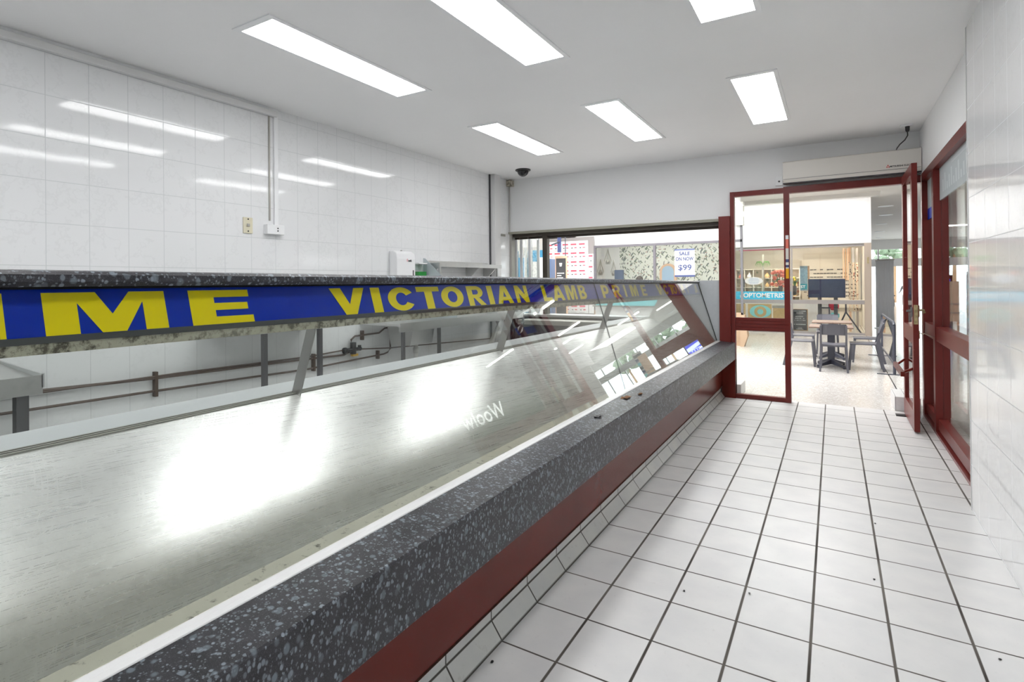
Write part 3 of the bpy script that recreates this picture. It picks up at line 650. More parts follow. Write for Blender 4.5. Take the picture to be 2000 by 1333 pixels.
MB().tube([(-1.93, 3.9, 1.47), (-1.9, 4.0, 1.42), (-1.86, 4.15, 1.40), (-1.82, 4.3, 1.42), (-1.8, 4.4, 1.48)], .004, 6).build('loose_wire', 'dgrey', ct)
# bits on the ledge
for (x, y, s_, lab) in ((-1.262, 3.93, .035, 'larger dried brown leaf on the granite ledge'), (-1.215, 4.12, .02, 'small brown leaf crumb on the granite ledge, beyond the larger leaf'), (-1.24, 3.30, .022, 'dark leaf crumb on the granite ledge, nearest the viewer')):
    mb = MB(); rnd = random.Random(int(y*100)); z0 = .752+(-1.14-x)*.0865
    for k in range(4):
        a = rnd.random()*6.3; c0 = (x+rnd.uniform(-.4, .4)*s_, y+rnd.uniform(-.9, .9)*s_)
        pts = [(c0[0]+s_*rr_*math.cos(a+t_), c0[1]+1.6*s_*rr_*math.sin(a+t_), z0+.002+.007*rnd.random()) for rr_, t_ in ((.9, 0), (.5, 1.1), (.8, 2), (.4, 3), (.75, 4.2), (.45, 5.2))]
        top = mb.poly(pts)
    o = mb.build('dried_leaf', 'drop' if y > 3.5 else 'dgrey'); m_ = o.modifiers.new('s', 'SOLIDIFY'); m_.thickness = .0012
    tag(o, lab, 'leaf', 'leaf bits on the ledge')

# ================================================================== over the door
t = thing('air_curtain', 'long off-white air curtain unit over the door', 'air curtain', (.17, 8.2, 2.83))
MB().prism([(8.295, 2.835), (8.295, 3.10), (8.10, 3.10), (8.085, 3.09), (8.085, 2.86), (8.11, 2.835)], -.535, .865, 'x').build('casing', 'offw', t, bevel=.004)
MB().box(-.535, .865, 8.12, 8.2, 2.825, 2.836).build('outlet_slot', 'dgrey', t)
MB().box(-.53, .86, 8.082, 8.0845, 2.872, 2.876).build('seam', 'dgrey', t)
lg = MB()
for cx_, cz_ in ((0, .012), (-.0095, -.006), (.0095, -.006)): lg.poly([(.553+cx_, 8.083, 2.912+cz_-.010), (.553+cx_+.007, 8.083, 2.912+cz_), (.553+cx_, 8.083, 2.912+cz_+.010), (.553+cx_-.007, 8.083, 2.912+cz_)])
lg.build('emblem', mat('emblem_red', (.7, .02, .02), .4), t)
put_text(MB(), 'MITSUBISHI ELECTRIC', (.572, 8.083, 2.900), (.24, 0, 0), (0, 0, .02), .02).build('maker_lettering', 'black', t)
t = thing('power_point', 'white ceiling power point with a black plug in the far right corner', 'power point', (.72, 7.88, 3.3))
MB().box(.655, .765, 7.84, 7.92, 3.31, 3.33).build('plate', 'white', t, bevel=.004)
MB().lathe([(.012, -.06), (.02, -.045), (.022, -.005), (.022, 0)], (.72, 7.88, 3.31), 12).build('plug', 'black', t)
MB().tube([(.72, 7.88, 3.25), (.722, 7.885, 3.21), (.70, 7.93, 3.17), (.66, 8.0, 3.14), (.64, 8.08, 3.115), (.635, 8.15, 3.10)], .006, 8).build('power_cord', 'black', t)
t = thing('wall_plate', 'small white square wall plate beside the air curtain', 'wall plate', (-.59, 8.29, 2.89))
MB().box(-.632, -.55, 8.28, 8.30, 2.83, 2.95).build('plate', 'white', t, bevel=.003); MB().lathe([(.012, 0), (.012, -.004)], (-.59, 8.28, 2.885), 12, 'y').build('button', 'dgrey', t)

# serving window: bronze head and stacked glass panels at its left end
w = MB().box(X0, -1.33, 8.34, 8.44, 2.36, 2.445).build('window_2', 'bronze'); tag(w, kind='structure')
MB().box(X0, -1.33, 8.26, 8.34, 2.41, 2.445).build('head_track', mat('olive_track', (.33, .32, .26), .5), w)
MB().box(X0, -1.33, 8.4395, 8.47, 2.325, 2.5).build('outer_head', 'bronze', w)
MB().box(-4.72, -4.62, 8.3, 8.42, 1.06, 2.41).build('jamb', 'alud', w)
MB().box(-4.06, -3.98, 8.34, 8.44, 1.065, 2.37).build('stop_post', 'bronze', w)
t = thing('folding_glass_panels', 'stack of folded aluminium framed glass panels at the left end of the serving window', 'glass panels', (-4.4, 8.5, 1.065), 'folded serving window panels')
for i, (xa, ya, xb, yb) in enumerate(((-4.62, 8.46, -4.72, 9.0), (-4.52, 8.46, -4.60, 8.98), (-4.36, 8.46, -4.44, 8.95))):
    z0, z1 = 1.07, 2.40
    f = MB(); a, b = Vector((xa, ya, 0)), Vector((xb, yb, 0)); sd = (b-a).normalized()
    for p in (a, b): f.bar(p+Vector((0, 0, z0)), p+Vector((0, 0, z1)), .035, .045, sd)
    for z in (z0+.03, z1-.03): f.bar(a+Vector((0, 0, z)), b+Vector((0, 0, z)), .03, .06, (0, 0, 1) if 0 else sd.cross(Vector((0, 0, 1))))
    fr = f.build('panel_frame', 'alu', t)
    MB().loft([[(a.x, a.y, z0), (b.x, b.y, z0), (b.x+.004, b.y-.004, z0), (a.x+.004, a.y-.004, z0)], [(a.x, a.y, z1), (b.x, b.y, z1), (b.x+.004, b.y-.004, z1), (a.x+.004, a.y-.004, z1)]]).build('pane', 'wglass', fr)

# ================================================================== behind the counter
t = thing('towel_dispenser', 'white paper towel dispenser on the tiled wall, red and black lettering', 'towel dispenser', (X0, 5.45, 1.7))
MB().prism([(X0, 1.55), (X0, 2.0), (X0+.07, 2.0), (X0+.12, 1.97), (X0+.13, 1.9), (X0+.13, 1.55)], 5.24, 5.60).build('casing', 'white', t, bevel=.012)
MB().box(X0+.13, X0+.133, 5.545, 5.56, 1.58, 1.76).build('sight_slot', 'black', t)
MB().tube([(X0+.05, 5.42, 2.0), (X0+.05, 5.42, 2.012)], .012).build('lock', 'alud', t)
put_text(MB(), 'O', (X0+.1335, 5.425, 1.868), (0, .022, 0), (0, 0, .034), .02).build('emblem', 'txtred', t)
put_text(MB(), 'swik', (X0+.1335, 5.455, 1.865), (0, .07, 0), (0, 0, .03), .05).build('lettering', 'black', t)
t = thing('soap_dispenser', 'clear soap dispenser half full of green soap beside the towel dispenser', 'soap dispenser', (X0, 5.79, 1.6))
MB().box(X0, X0+.02, 5.70, 5.88, 1.55, 1.85).build('backplate', 'white', t)
MB().box(X0+.02, X0+.10, 5.705, 5.875, 1.60, 1.845).build('tank', 'clearp', t)
MB().box(X0+.025, X0+.095, 5.71, 5.87, 1.605, 1.745).build('liquid_soap', 'green', t)
MB().box(X0+.02, X0+.105, 5.70, 5.88, 1.845, 1.86).build('lid', 'white', t)
# stainless sink unit with a high shelf and splash guard
def leg(mb, x, y, z0, z1, w=.035): return mb.box(x-w/2, x+w/2, y-w/2, y+w/2, z0, z1)
t = thing('sink_unit', 'stainless sink bench with a waste pipe under it and a high shelf above', 'sink bench', (-4.35, 6.4, 0))
MB().prism([(-4.66, 1.12), (-4.66, 1.26), (-4.64, 1.26), (-4.64, 1.14), (-4.07, 1.14), (-4.05, 1.15), (-4.04, 1.15), (-4.04, 1.05), (-4.06, 1.05), (-4.06, 1.12)], 4.72, 7.6).build('bench_top', 'steel', t)
for y in (4.86, 5.54, 7.2): leg(MB(), -4.12, y, 0, 1.11).build('leg', 'darkst', t)
MB().prism([(-4.56, 1.12), (-4.5, .86), (-4.2, .86), (-4.14, 1.12)], 5.08, 5.50).build('sink_bowl', 'steel', t)
wp_ = MB().tube([(-4.35, 5.33, .87), (-4.35, 5.33, .98)], .03).tube([(-4.35, 5.25, .93), (-4.35, 5.40, .93)], .055)
wp_.tube([(-4.35, 5.37, .93), (-4.35, 5.37, 0)], .028).tube([(-4.35, 5.37, .80), (-4.35, 5.37, .74)], .036); wp_.build('waste_pipe', 'pvc', t, smooth=True)
MB().tube([(-4.35, 7.35, 1.0), (-4.35, 7.35, .9), (-4.35, 7.1, .62), (-4.35, 7.1, .3)], .035).build('waste_pipe', 'pvc', t, smooth=True)
sh = MB().prism([(-4.66, 1.86), (-4.66, 1.90), (-4.65, 1.90), (-4.65, 1.865), (-4.40, 1.865), (-4.39, 1.865), (-4.39, 1.81), (-4.40, 1.81), (-4.40, 1.855)], 5.93, 7.56); sh.build('high_shelf', 'steel', t)
for y in (5.97, 6.95, 7.44): MB().prism([(-4.66, 1.60), (-4.66, 1.855), (-4.41, 1.855), (-4.41, 1.83), (-4.63, 1.62)], y, y+.012).build('shelf_bracket', 'steel', t)
for y in (5.97, 7.47): leg(MB(), -4.42, y, 1.14, 1.855, .03).build('shelf_post', 'steel', t)
MB().prism([(-4.64, 1.14), (-4.64, 1.93), (-4.60, 1.92), (-4.12, 1.50), (-4.1, 1.14)], 5.90, 5.905).build('splash_guard', 'film', t)
t = thing('steel_bench', 'stainless steel bench at the left edge, with a lipped top and one visible leg', 'bench', (-4.3, .8, 0))
MB().prism([(-4.65, 1.085), (-4.65, 1.20), (-4.635, 1.20), (-4.635, 1.10), (-3.99, 1.055), (-3.965, 1.075), (-3.955, 1.075), (-3.955, .965), (-3.97, .965), (-3.97, 1.04)], -1.2, 1.40).build('bench_top', 'steel', t)
MB().prism([(-4.65, 1.09), (-4.65, 1.115), (-3.955, 1.082), (-3.955, 1.0), (-3.975, 1.0), (-3.975, 1.055)], 1.395, 1.41).build('end_lip', 'alu', t)
for y in (-1.1, 1.315): leg(MB(), -4.02, y, 0, 1.04, .06).build('leg', 'darkst', t)
for y in (-1.1, 1.315): leg(MB(), -4.58, y, 0, 1.04, .04).build('leg', 'darkst', t)
t = thing('middle_bench', 'steel bench against the tiled wall, only its slim dark legs showing under the sign band', 'bench', (-4.3, 3.3, 0))
MB().prism([(-4.655, 1.22), (-4.655, 1.35), (-4.64, 1.35), (-4.64, 1.24), (-4.16, 1.24), (-4.15, 1.24), (-4.15, 1.17), (-4.16, 1.17), (-4.16, 1.22)], 2.75, 4.0).build('bench_top', 'steel', t)
for y in (3.10, 3.72): leg(MB(), -4.2, y, 0, 1.22, .04).build('leg', 'darkst', t)
t = thing('copper_pipes', 'two long brown water pipes clipped along the tiled wall behind the counter', 'pipes', (X0, 3, .8), 'wall pipework')
MB().tube([(-4.63, -1.5, .90), (-4.63, 1.4, .888), (-4.63, 2.38, .849), (-4.63, 3.92, .817), (-4.63, 4.45, .80), (-4.63, 4.58, .84)], .011, 8).build('upper_pipe', 'pipe', t)
MB().tube([(-4.625, 1.2, .868), (-4.625, 2.6, .862), (-4.625, 3.92, .84), (-4.625, 4.5, .855), (-4.625, 5.2, .80), (-4.625, 7.6, .70)], .008, 8).build('thin_pipe', 'pipe', t)
MB().tube([(-4.63, -1.5, .785), (-4.63, 1.4, .762), (-4.63, 2.38, .746), (-4.63, 3.92, .711), (-4.63, 5.1, .737), (-4.63, 5.17, .75), (-4.63, 5.22, .79), (-4.63, 5.22, 1.02)], .010, 8).build('lower_pipe', 'pipe', t)
MB().tube([(-4.63, 4.56, .90), (-4.63, 4.56, .96), (-4.63, 4.62, .995), (-4.63, 4.9, .999), (-4.63, 5.02, 1.0), (-4.63, 5.12, 1.05), (-4.63, 5.38, 1.06), (-4.63, 5.45, 1.1)], .011, 8).build('riser_pipe', 'pipe', t)
for y, a, b in ((2.40, .70, .90), (4.02, .68, .86), (4.74, .94, 1.05), (5.0, .69, .79)): MB().box(X0+.002, X0+.045, y-.012, y+.012, a, b).build('pipe_clip', 'pipe', t)
t = thing('water_valve', 'dark tempering valve with a yellow tag on the pipes behind the counter', 'valve', (-4.6, 4.55, .86))
MB().tube([(-4.60, 4.56, .80), (-4.60, 4.56, .93)], .035).tube([(-4.60, 4.45, .85), (-4.60, 4.68, .85)], .022).tube([(-4.60, 4.42, .85), (-4.60, 4.45, .85)], .035).tube([(-4.60, 4.66, .83), (-4.60, 4.66, .89)], .02).build('valve_body', 'black', t, smooth=True)
MB().box(-4.62, -4.58, 4.54, 4.62, .775, .80).build('tag', mat('yellow_tag', (.7, .42, .05), .5), t)
# steel window bench with tap fittings at the serving window
t = thing('window_bench', 'dark fronted bench under the serving window, pale top and black hoses at its left end', 'bench', (-3.3, 8.0, 0))
MB().box(-4.2, -2.84, 7.78, 8.13, .0, .93).build('cabinet', 'navy', t); MB().box(-4.22, -2.82, 7.75, 8.135, .93, 1.0).build('bench_top', 'alud', t, bevel=.005)
hb = MB().tube([(-4.25, 7.7, 1.06), (-4.2, 7.65, .95), (-4.22, 7.6, .75), (-4.18, 7.6, .5)], .03).tube([(-4.1, 7.7, 1.1), (-4.05, 7.62, .98), (-4.1, 7.55, .8)], .022); hb.build('hose', 'black', t)
MB().blob((-4.1, 7.62, .86), .045, 3, 1, .2, (1, 1, 1.5)).build('white_fitting', 'white', t)

# ================================================================== THE MALL
struct('mall_floor', MB().box(-16, 16, 8.36, 60, -.12, 0).box(1.0, 16, -6, 8.36, -.12, 0), 'terr')
MC = 3.87
struct('mall_ceiling', MB().box(-16, 16, 8.44, 41, MC, MC+.1).box(.98, 16, -6, 8.44, MC, MC+.1), 'mallc')
struct('wall_shop_upper', MB().box(.87, .99, YN, 8.3, ZC+.1, MC), 'bulk')
struct('wall_mall_left', MB().box(-16, -15.9, 8, 41, 0, MC), 'warm')
struct('wall_mall_near', MB().box(1.0, 16, -6.1, -6, 0, MC).box(-16, X0-.1, 8.30, 8.44, 0, MC), 'bulk')
struct('mall_header', MB().box(-7.1, -1.9, 14.9, 15.0, 2.56, MC), 'bulk')
# tiled kerbs outside the door
tag(MB().box(.61, .86, 8.37, 8.95, 0, .17).build('tiled_kerb', 'tileK', bevel=.004), 'low tiled kerb on the terrazzo behind the open red door', 'kerb')
tag(MB().box(-1.36, -1.085, 8.37, 8.8, 0, .16).build('tiled_kerb', 'tileK', bevel=.004), 'low tiled kerb outside, seen through the fixed pane left of the doorway', 'kerb')
# mall lamps
for (x, y0_) in ((8.0, 32.0), (13, 25), (-10.5, 16.5)):  # added fill panels that brighten the far corridor and the left background
    t = thing('fill_panel', 'large added fill light panel on the mall ceiling, out of direct view', 'ceiling light', (x, y0_, MC), 'added corridor fill panels')
    MB().box(x-1.2, x+1.2, y0_-1.4, y0_+1.4, MC-.012, MC-.002).build('diffuser', 'sky', t)
for i, x in enumerate((-4.6, -1.2)):  # added fill panels lighting the mall, placed out of direct view
    t = thing('fill_panel', 'large added fill light panel on the mall ceiling outside the shop', 'ceiling light', (x, 11.6, MC), 'added mall fill panels')
    MB().box(x-1.35, x+1.35, 9.6, 13.4, MC-.012, MC-.002).build('diffuser', 'sky', t)
    f = MB()
    for q in ((x-1.4, x-1.35, 9.55, 13.45), (x+1.35, x+1.4, 9.55, 13.45), (x-1.35, x+1.35, 9.55, 9.6), (x-1.35, x+1.35, 13.4, 13.45)): f.box(*q, MC-.03, MC)
    f.build('frame', 'white', t)
for (x, y) in ((3.4, 4), (3.4, 9), (3.4, 14), (6.6, 1.5), (6.6, 6.5), (6.6, 11.5), (6.6, 16.5), (6.6, 22), (5.2, 19.5), (5.2, 27), (8.2, 26), (4.2, 31)):
    t = thing('strip_light', 'slim lit strip lamp on the mall ceiling beyond the side glazing', 'ceiling light', (x, y, MC), 'mall strip lamps')
    MB().box(x-.6, x+.6, y-.08, y+.08, MC-.05, MC-.012).build('tube_cover', 'strip', t); MB().box(x-.62, x+.62, y-.1, y+.1, MC-.012, MC).build('tray', 'white', t)
for (x, y) in ((1.6, 24.5), (1.7, 28.5), (1.9, 33), (1.4, 21.5), (4.4, 26), (4.8, 33.5), (5.6, 37), (2.2, 38)):
    t = thing('downlight', 'round recessed downlight in the far mall ceiling', 'downlight', (x, y, MC), 'far mall downlights')
    MB().lathe([(.17, 0), (.17, -.01), (.001, -.01)], (x, y, MC), 20).build('lens', 'spot', t); MB().lathe([(.17, 0), (.2, 0), (.2, -.015), (.17, -.015)], (x, y, MC), 20).build('rim', 'white', t)

t = thing('added_washer', 'added thin lamp strip at the mall ceiling, brightening the white bulkhead', 'ceiling light', (-1.5, 17.9, MC))  # added strip lamp that brightens the bulkhead
MB().box(-4.2, 1.0, 17.87, 17.93, MC-.02, MC-.004).build('tube_cover', mat('added_washer_lamp', (1, 1, 1), .5, emis=60), t)
MB().box(-4.25, 1.05, 17.78, 17.80, MC-.11, MC).build('added_baffle', 'mallc', t)  # added strip that hides the lamp from the shop
# ---- optometrist across the mall
YO = 19.06
o = thing('optometrist_shopfront', 'beige framed glass shopfront across the mall with a wide cyan banner', 'shopfront', (-1.2, YO, 0))
def prt(mb, n, m, p, lab=None, **k):
    x = mb.build(n, m, p, **k)
    if lab: x['label'] = lab
    return x
prt(MB().box(-6.5, .90, YO-.1, YO+.05, 2.60, MC), 'bulkhead', 'bulk', o)
prt(MB().box(-6.5, .74, YO-.06, YO+.04, 2.52, 2.60), 'head_frame', 'frame', o)
prt(MB().box(.735, .90, YO-.1, YO+.1, 0, 2.60), 'corner_column', 'frameb', o)
prt(MB().box(.80, .84, YO-.115, YO-.1, 2.02, 2.2), 'brass_sign', 'brass', o)
prt(MB().box(-6.5, .735, YO-.05, YO+.05, .875, .99), 'mid_rail', 'frame', o)
prt(MB().box(-6.5, .735, YO-.05, YO+.05, .0, .06), 'bottom_rail', 'frame', o)
prt(MB().box(-1.07, -1.03, YO-.04, YO+.04, .06, 2.52), 'mullion', 'frame', o)
prt(MB().box(-3.4, -3.36, YO-.04, YO+.04, .06, 2.52), 'mullion', 'frame', o)
prt(MB().box(-6.5, .735, YO, YO+.008, .99, 2.52), 'upper_glass', 'wglass', o)
prt(MB().box(-6.5, .735, YO, YO+.008, .06, .875), 'lower_glass', 'wglass', o)
prt(MB().box(-2.48, -1.09, YO-.07, YO-.06, 2.49, 2.52), 'dark_strip', 'maroon', o)
bn = prt(MB().box(-2.9, -1.075, YO-.02, YO-.012, .99, 1.235), 'banner', 'cyan', o)
mb = MB(); put_text(mb, 'OPTOMETRIST', (-2.375, YO-.0215, 1.045), (1.21, 0, 0), (0, 0, .15), .03); put_text(mb, 'IN', (-2.47, YO-.0215, 1.045), (.07, 0, 0), (0, 0, .07), .03); mb.build('lettering', 'txtw', bn)
bb = prt(MB().box(-.83, -.66, YO+.02, YO+.03, 1.30, 1.46), 'small_banner', mat('teal_banner', (.02, .28, .34), .5), o)
put_text(MB(), 'ST', (-.825, YO+.018, 1.33), (.12, 0, 0), (0, 0, .09), .03).build('lettering', 'txtw', bb)
# room behind the glass
struct('optometrist_room', MB().box(-6.5, .9, 23.0, 23.1, 0, MC).box(.80, .9, YO+.1, 23, 0, MC).box(-6.5, .8, YO+.1, 23, 2.9, 2.95), 'warm')
t = thing('shop_wall_light', 'warm glowing lamp panel in the ceiling of the optometrist', 'ceiling light', (-1, 21, 2.9))
MB().box(-2.9, .5, 20.3, 20.6, 2.87, 2.895).build('diffuser', mat('warm_lamp', (1, .88, .72), .5, emis=30), t)
t = thing('display_screen', 'dark navy back of a wide display screen in the optometrist window', 'screen', (-.17, 19.3, 1.0))
MB().box(-.64, .29, 19.30, 19.36, 1.05, 1.60).build('panel', 'tv', t, bevel=.01); MB().box(-.4, -.3, 19.3, 19.36, 0, 1.05).build('stand', 'dgrey', t); MB().box(.0, .1, 19.3, 19.36, 0, 1.05).build('stand', 'dgrey', t)
t = thing('cube_shelving', 'pale grid of cube shelves with small goods in the optometrist, left of the mullion', 'shelving', (-2.2, 21.6, 0))
g = MB()
for i in range(9): g.box(-3.2+i*.28-.01, -3.2+i*.28+.01, 21.5, 21.8, .4, 1.95)
for j in range(6): g.box(-3.2, -.96, 21.5, 21.8, .4+j*.31-.01, .4+j*.31+.01)
g.build('shelf_grid', 'offw', t); MB().box(-3.2, -.96, 21.8, 21.82, .4, 1.95).build('back_panel', 'goods', t)
rnd = random.Random(3)
for i in range(8):
    for j in range(5):
        if rnd.random() < .5: continue
        x = -3.2+i*.28+.14; z = .41+j*.31; r = rnd.uniform(.04, .09)
        ob = MB().lathe([(r*.6, 0), (r, r*.6), (r*.7, r*1.4), (r*.25, r*1.9), (r*.3, r*2.3)], (x, 21.62, z), 8).build('vase', rnd.choice(('coral', 'ltan', 'orangec', 'white', 'peach')))
        tag(ob, 'tiny vase standing in the pale cube shelving of the shop across the mall', 'vase', 'vases in the cube shelving')
t = thing('eyewear_display', 'cream wall display of spectacle rows behind the navy screen', 'eyewear display', (0, 22.8, 0))
MB().box(-.95, .78, 22.85, 22.9, .6, 2.3).build('board', 'warm', t)
for j in range(8):
    mb = MB()
    for i in range(16):
        x = -.85+i*.10
        if rnd.random() < .2: continue
        for s in (-.022, .022): mb.box(x+s-.018, x+s+.018, 22.82, 22.84, 1.0+j*.13, 1.03+j*.13)
    o_ = mb.build('spectacle_row', 'txtk', t)
for i, x in enumerate((.42, .52, .62)):
    t = thing('display_tower', 'tall slim mirrored tower of spectacles at the right of the optometrist window', 'display tower', (x, 20.3+i*.3, 0), 'spectacle towers')
    MB().box(x-.03, x+.03, 20.3+i*.3, 20.36+i*.3, 0, 2.55).build('post', ('peach', 'alu', 'frame')[i], t)
    MB().box(x-.028, x+.028, 20.29+i*.3, 20.30+i*.3, .6, 2.1).build('frames', 'specs', t)
t = thing('blind', 'beige hanging slat blind behind the optometrist glass', 'blind', (.3, 21.9, 1))
for k in range(4): MB().box(.26+k*.06, .30+k*.06, 21.9, 21.92, 1.55, 2.6).build('slat', 'ltan' if k % 2 else 'peach', t)
t = thing('window_graphic', 'pale blue poster panel beside the mullion in the optometrist window', 'poster', (-.75, 19.5, 1.2))
MB().box(-.86, -.66, 19.5, 19.52, 1.25, 2.0).build('print', mat('pale_blue_poster', (.28, .42, .50), .5, speck=.3), t); MB().box(-.655, -.61, 19.48, 19.55, 1.0, 2.0).build('wooden_post', 'ltan', t)
def flower(name, lab, x, y, z, r, petal, n=14, seed=1, pot=.05):
    t = thing(name, lab, 'flowers', (x, y, z)); rd = random.Random(seed)
    p = MB(); l_ = MB()
    for i in range(n):
        a = rd.random()*6.3; q = rd.uniform(.1, 1)*r; p.blob((x+q*math.cos(a), y+rd.uniform(-.1, .1), z+.25+rd.uniform(-1, 1.1)*r), r*.28, i, 1, .3)
    for i in range(8):
        a = rd.uniform(-.9, .9); l_.tube([(x, y, z+.02), (x+a*r*.5, y, z+.2), (x+a*r, y, z+.25+r*rd.random())], .01, 5)
    p.build('petals', petal, t); l_.build('stems', 'leaf', t); MB().lathe([(pot, -.2), (pot*1.2, 0), (pot, .1)], (x, y, z), 12).build('vase', 'dgrey', t)
flower('coral_flowers', 'big bunch of coral flowers behind the optometrist glass, left of the red mullion', -1.42, 20.0, 1.35, .24, 'coral', 22, 2)
flower('yellow_flowers', 'yellow and pink flowers just right of the red mullion in the optometrist', -1.04, 20.2, 1.3, .12, 'yel2', 9, 3)
t = thing('palm_lamp', 'grey post with two small drooping green fronds in the optometrist', 'ornament', (-2.1, 21.0, 0))
MB().box(-2.03, -1.98, 21.0, 21.05, 0, 2.45).build('post', 'alud', t)
for sx in (-.12, .10):
    mb = MB()
    for k in range(9):
        a = k/8*math.pi; mb.tube([(-2.0+sx, 20.98, 2.18), (-2.0+sx+.07*math.cos(a), 20.98, 2.2+.02*math.sin(a)), (-2.0+sx+.12*math.cos(a), 20.98, 2.08-.06*math.sin(a))], [.012, .01, .003], 5)
    mb.build('frond', 'leaf', t)
t = thing('speech_sticker', 'white oval text sticker on the optometrist glass', 'sticker', (-1.98, YO-.01, 1.6))
MB().prism([(-2.08+.25*math.cos(k*math.pi/12), 1.56+.12*math.sin(k*math.pi/12)) for k in range(24)], YO-.008, YO-.004).build('sticker', 'txtw', t)
mb = MB()
for k in range(5): mb.box(-2.24+.02*abs(k-2), -1.92-.02*abs(k-2), YO-.0095, YO-.0085, 1.475+k*.038, 1.487+k*.038)
mb.build('text_lines', mat('pale_blue_print', (.35, .5, .7), .5), t)
t = thing('antler_branch', 'bent dark branch ornament behind the glass at the left edge of the optometrist', 'ornament', (-2.55, 19.8, 0))
MB().tube([(-2.45, 19.8, 1.35), (-2.44, 19.8, 1.55), (-2.50, 19.8, 1.75), (-2.55, 19.8, 1.98), (-2.44, 19.8, 1.97)], [.03, .025, .02, .015, .008], 6).build('branch', 'iron', t)
MB().lathe([(.12, 0), (.12, .02), (.02, .04), (.02, 1.33)], (-2.45, 19.8, 0), 12).build('stand', 'iron', t)
# posters below the rail
for i, (a, b, z0, z1) in enumerate(((-2.95, -2.35, .10, .84), (-2.28, -1.62, .10, .84), (-1.58, -1.10, .10, .80))):
    t = thing('tan_poster', ('left tan poster below the cyan banner, cut by the pane edge', 'middle tan poster with a cyan eye drawing below the cyan banner', 'right plain tan poster below the cyan banner')[i], 'poster', ((a+b)/2, 19.3, .1), 'posters under the rail')
    MB().box(a, b, 19.30, 19.32, z0, z1).build('print', 'orangec', t)
    if i == 1:
        cx_, cz_ = -1.93, .60
        MB().prism([(cx_+.30*math.cos(k*math.pi/12), cz_+.19*math.sin(k*math.pi/12)*(1 if math.sin(k*math.pi/12) < 0 else 1.1)) for k in range(24)], 19.29, 19.295).build('eye_shape', 'cyanl', t)
        MB().lathe([(.17, 0), (.17, -.004), (.001, -.004)], (cx_, 19.288, cz_), 24, 'y').build('iris_ring', 'orangec', t)
        MB().lathe([(.085, 0), (.085, -.004), (.001, -.004)], (cx_, 19.28, cz_), 24, 'y').build('pupil', 'cyanl', t)
    if i == 2: MB().box(-1.6, -1.12, 19.285, 19.295, .72, .80).build('caption_strip', 'alud', t); MB().box(-1.22, -1.14, 19.28, 19.285, .73, .79).build('badge', 'txtnavy', t)
t = thing('chalkboard', 'black letter board of opening hours behind the lower optometrist glass', 'notice board', (-.85, 19.2, 0))
MB().box(-1.06, -.655, 19.22, 19.25, .06, .70).build('frame', 'ltan', t); MB().box(-1.05, -.68, 19.20, 19.22, .08, .69).build('board', 'dgrey', t)
mb = MB()
rs = random.Random(8)
for z, w_, h_ in ((.635, .30, .022), (.578, .20, .022), (.47, .22, .018), (.415, .24, .018), (.36, .32, .018), (.235, .30, .024), (.13, .10, .016), (.097, .18, .016)):
    x = -.865-w_/2
    while x < -.865+w_/2:
        k = rs.uniform(.008, .02)
        if rs.random() > .16: mb.box(x, x+k, 19.194, 19.198, z, z+h_); mb.box(x, x+k*.4, 19.194, 19.198, z, z+h_*1.15)
        x += k+.006
mb.build('lettering', 'txtw', t)
t = thing('display_plinth', 'long white display plinth behind the lower optometrist glass', 'plinth', (-.2, 19.9, 0)); MB().box(-2.9, .1, 20.0, 20.4, 0, .84).build('body', 'white', t)
t = thing('trestle_table', 'dark trestle leg of a table behind the lower glass, right of the stool', 'table', (.35, 19.6, 0))
MB().tube([(.30, 19.6, .95), (.30, 19.6, .62), (.05, 19.6, .02)], .022, 6).tube([(.30, 19.6, .62), (.66, 19.6, .02)], .022, 6).build('leg', 'iron', t); MB().box(.15, .73, 19.45, 19.95, .93, .97).build('tabletop', 'offw', t)
t = thing('bar_stool', 'black metal stool with a red bag on it behind the lower glass', 'stool', (-.22, 19.65, 0))
for x in (-.32, -.12):
    for y in (19.6, 19.8): MB().tube([(x, y, .95), (x*1.15+.03, y, 0)], .018, 6).build('leg', 'iron', t)
MB().box(-.36, -.08, 19.55, 19.85, .72, .75).box(-.36, -.08, 19.55, 19.85, .90, .94).build('seat', 'iron', t)
tag(MB().blob((0.0, 19.6, .80), .13, 4, 2, .1, (1, .6, 1.1)).build('red_bag', mat('red_fabric', (.75, .05, .10), .6)), 'red bag hanging beside the black stool in the optometrist', 'bag')
tag(MB().prism([(-.12, .46), (.14, .46), (.14, .56), (.08, .60), (-.06, .60)], 19.5, 19.6).build('cyan_case', 'cyanl'), 'small cyan case below the red bag in the optometrist', 'case')

# ---- furniture shop with leaf wallpaper
o = thing('furniture_shopfront', 'grey framed shopfront with leaf wallpaper inside, seen over the counter', 'shopfront', (-3.9, 14.8, 0))
prt(MB().box(-5.75, -1.86, 14.78, 14.86, 2.52, 2.58), 'head_frame', 'frameg', o)
for x in (-5.6, -3.96): prt(MB().box(x-.03, x+.03, 14.78, 14.86, .8, 2.52), 'mullion', 'frameg', o)
prt(MB().box(-1.90, -1.85, 14.78, 14.86, 0, 2.92), 'corner_post', 'frameg', o)
prt(MB().box(-5.75, -1.86, 14.78, 14.86, .0, .8), 'stall_riser', 'tan', o)
prt(MB().box(-5.6, -1.9, 14.815, 14.823, .8, 2.52), 'glass', 'wglass', o)
prt(MB().box(-2.0, -1.82, 14.70, 14.9, 2.92, 3.48), 'projecting_sign', 'offw', o)
prt(MB().prism([(-1.90, 0), (-1.90, .75), (-1.80, .75), (-1.74, .25), (-1.82, 0)], 14.6, 14.9), 'splayed_base', 'tan', o)
struct('furniture_room', MB().box(-7.2, -6.2, 14.9, 17.05, 0, 2.9).box(-6.3, -2.5, 14.9, 17.0, 2.9, 2.95), 'bulk')
struct('wallpapered_wall', MB().box(-5.62, -2.6, 17.0, 17.06, 0, 2.9), 'paper')
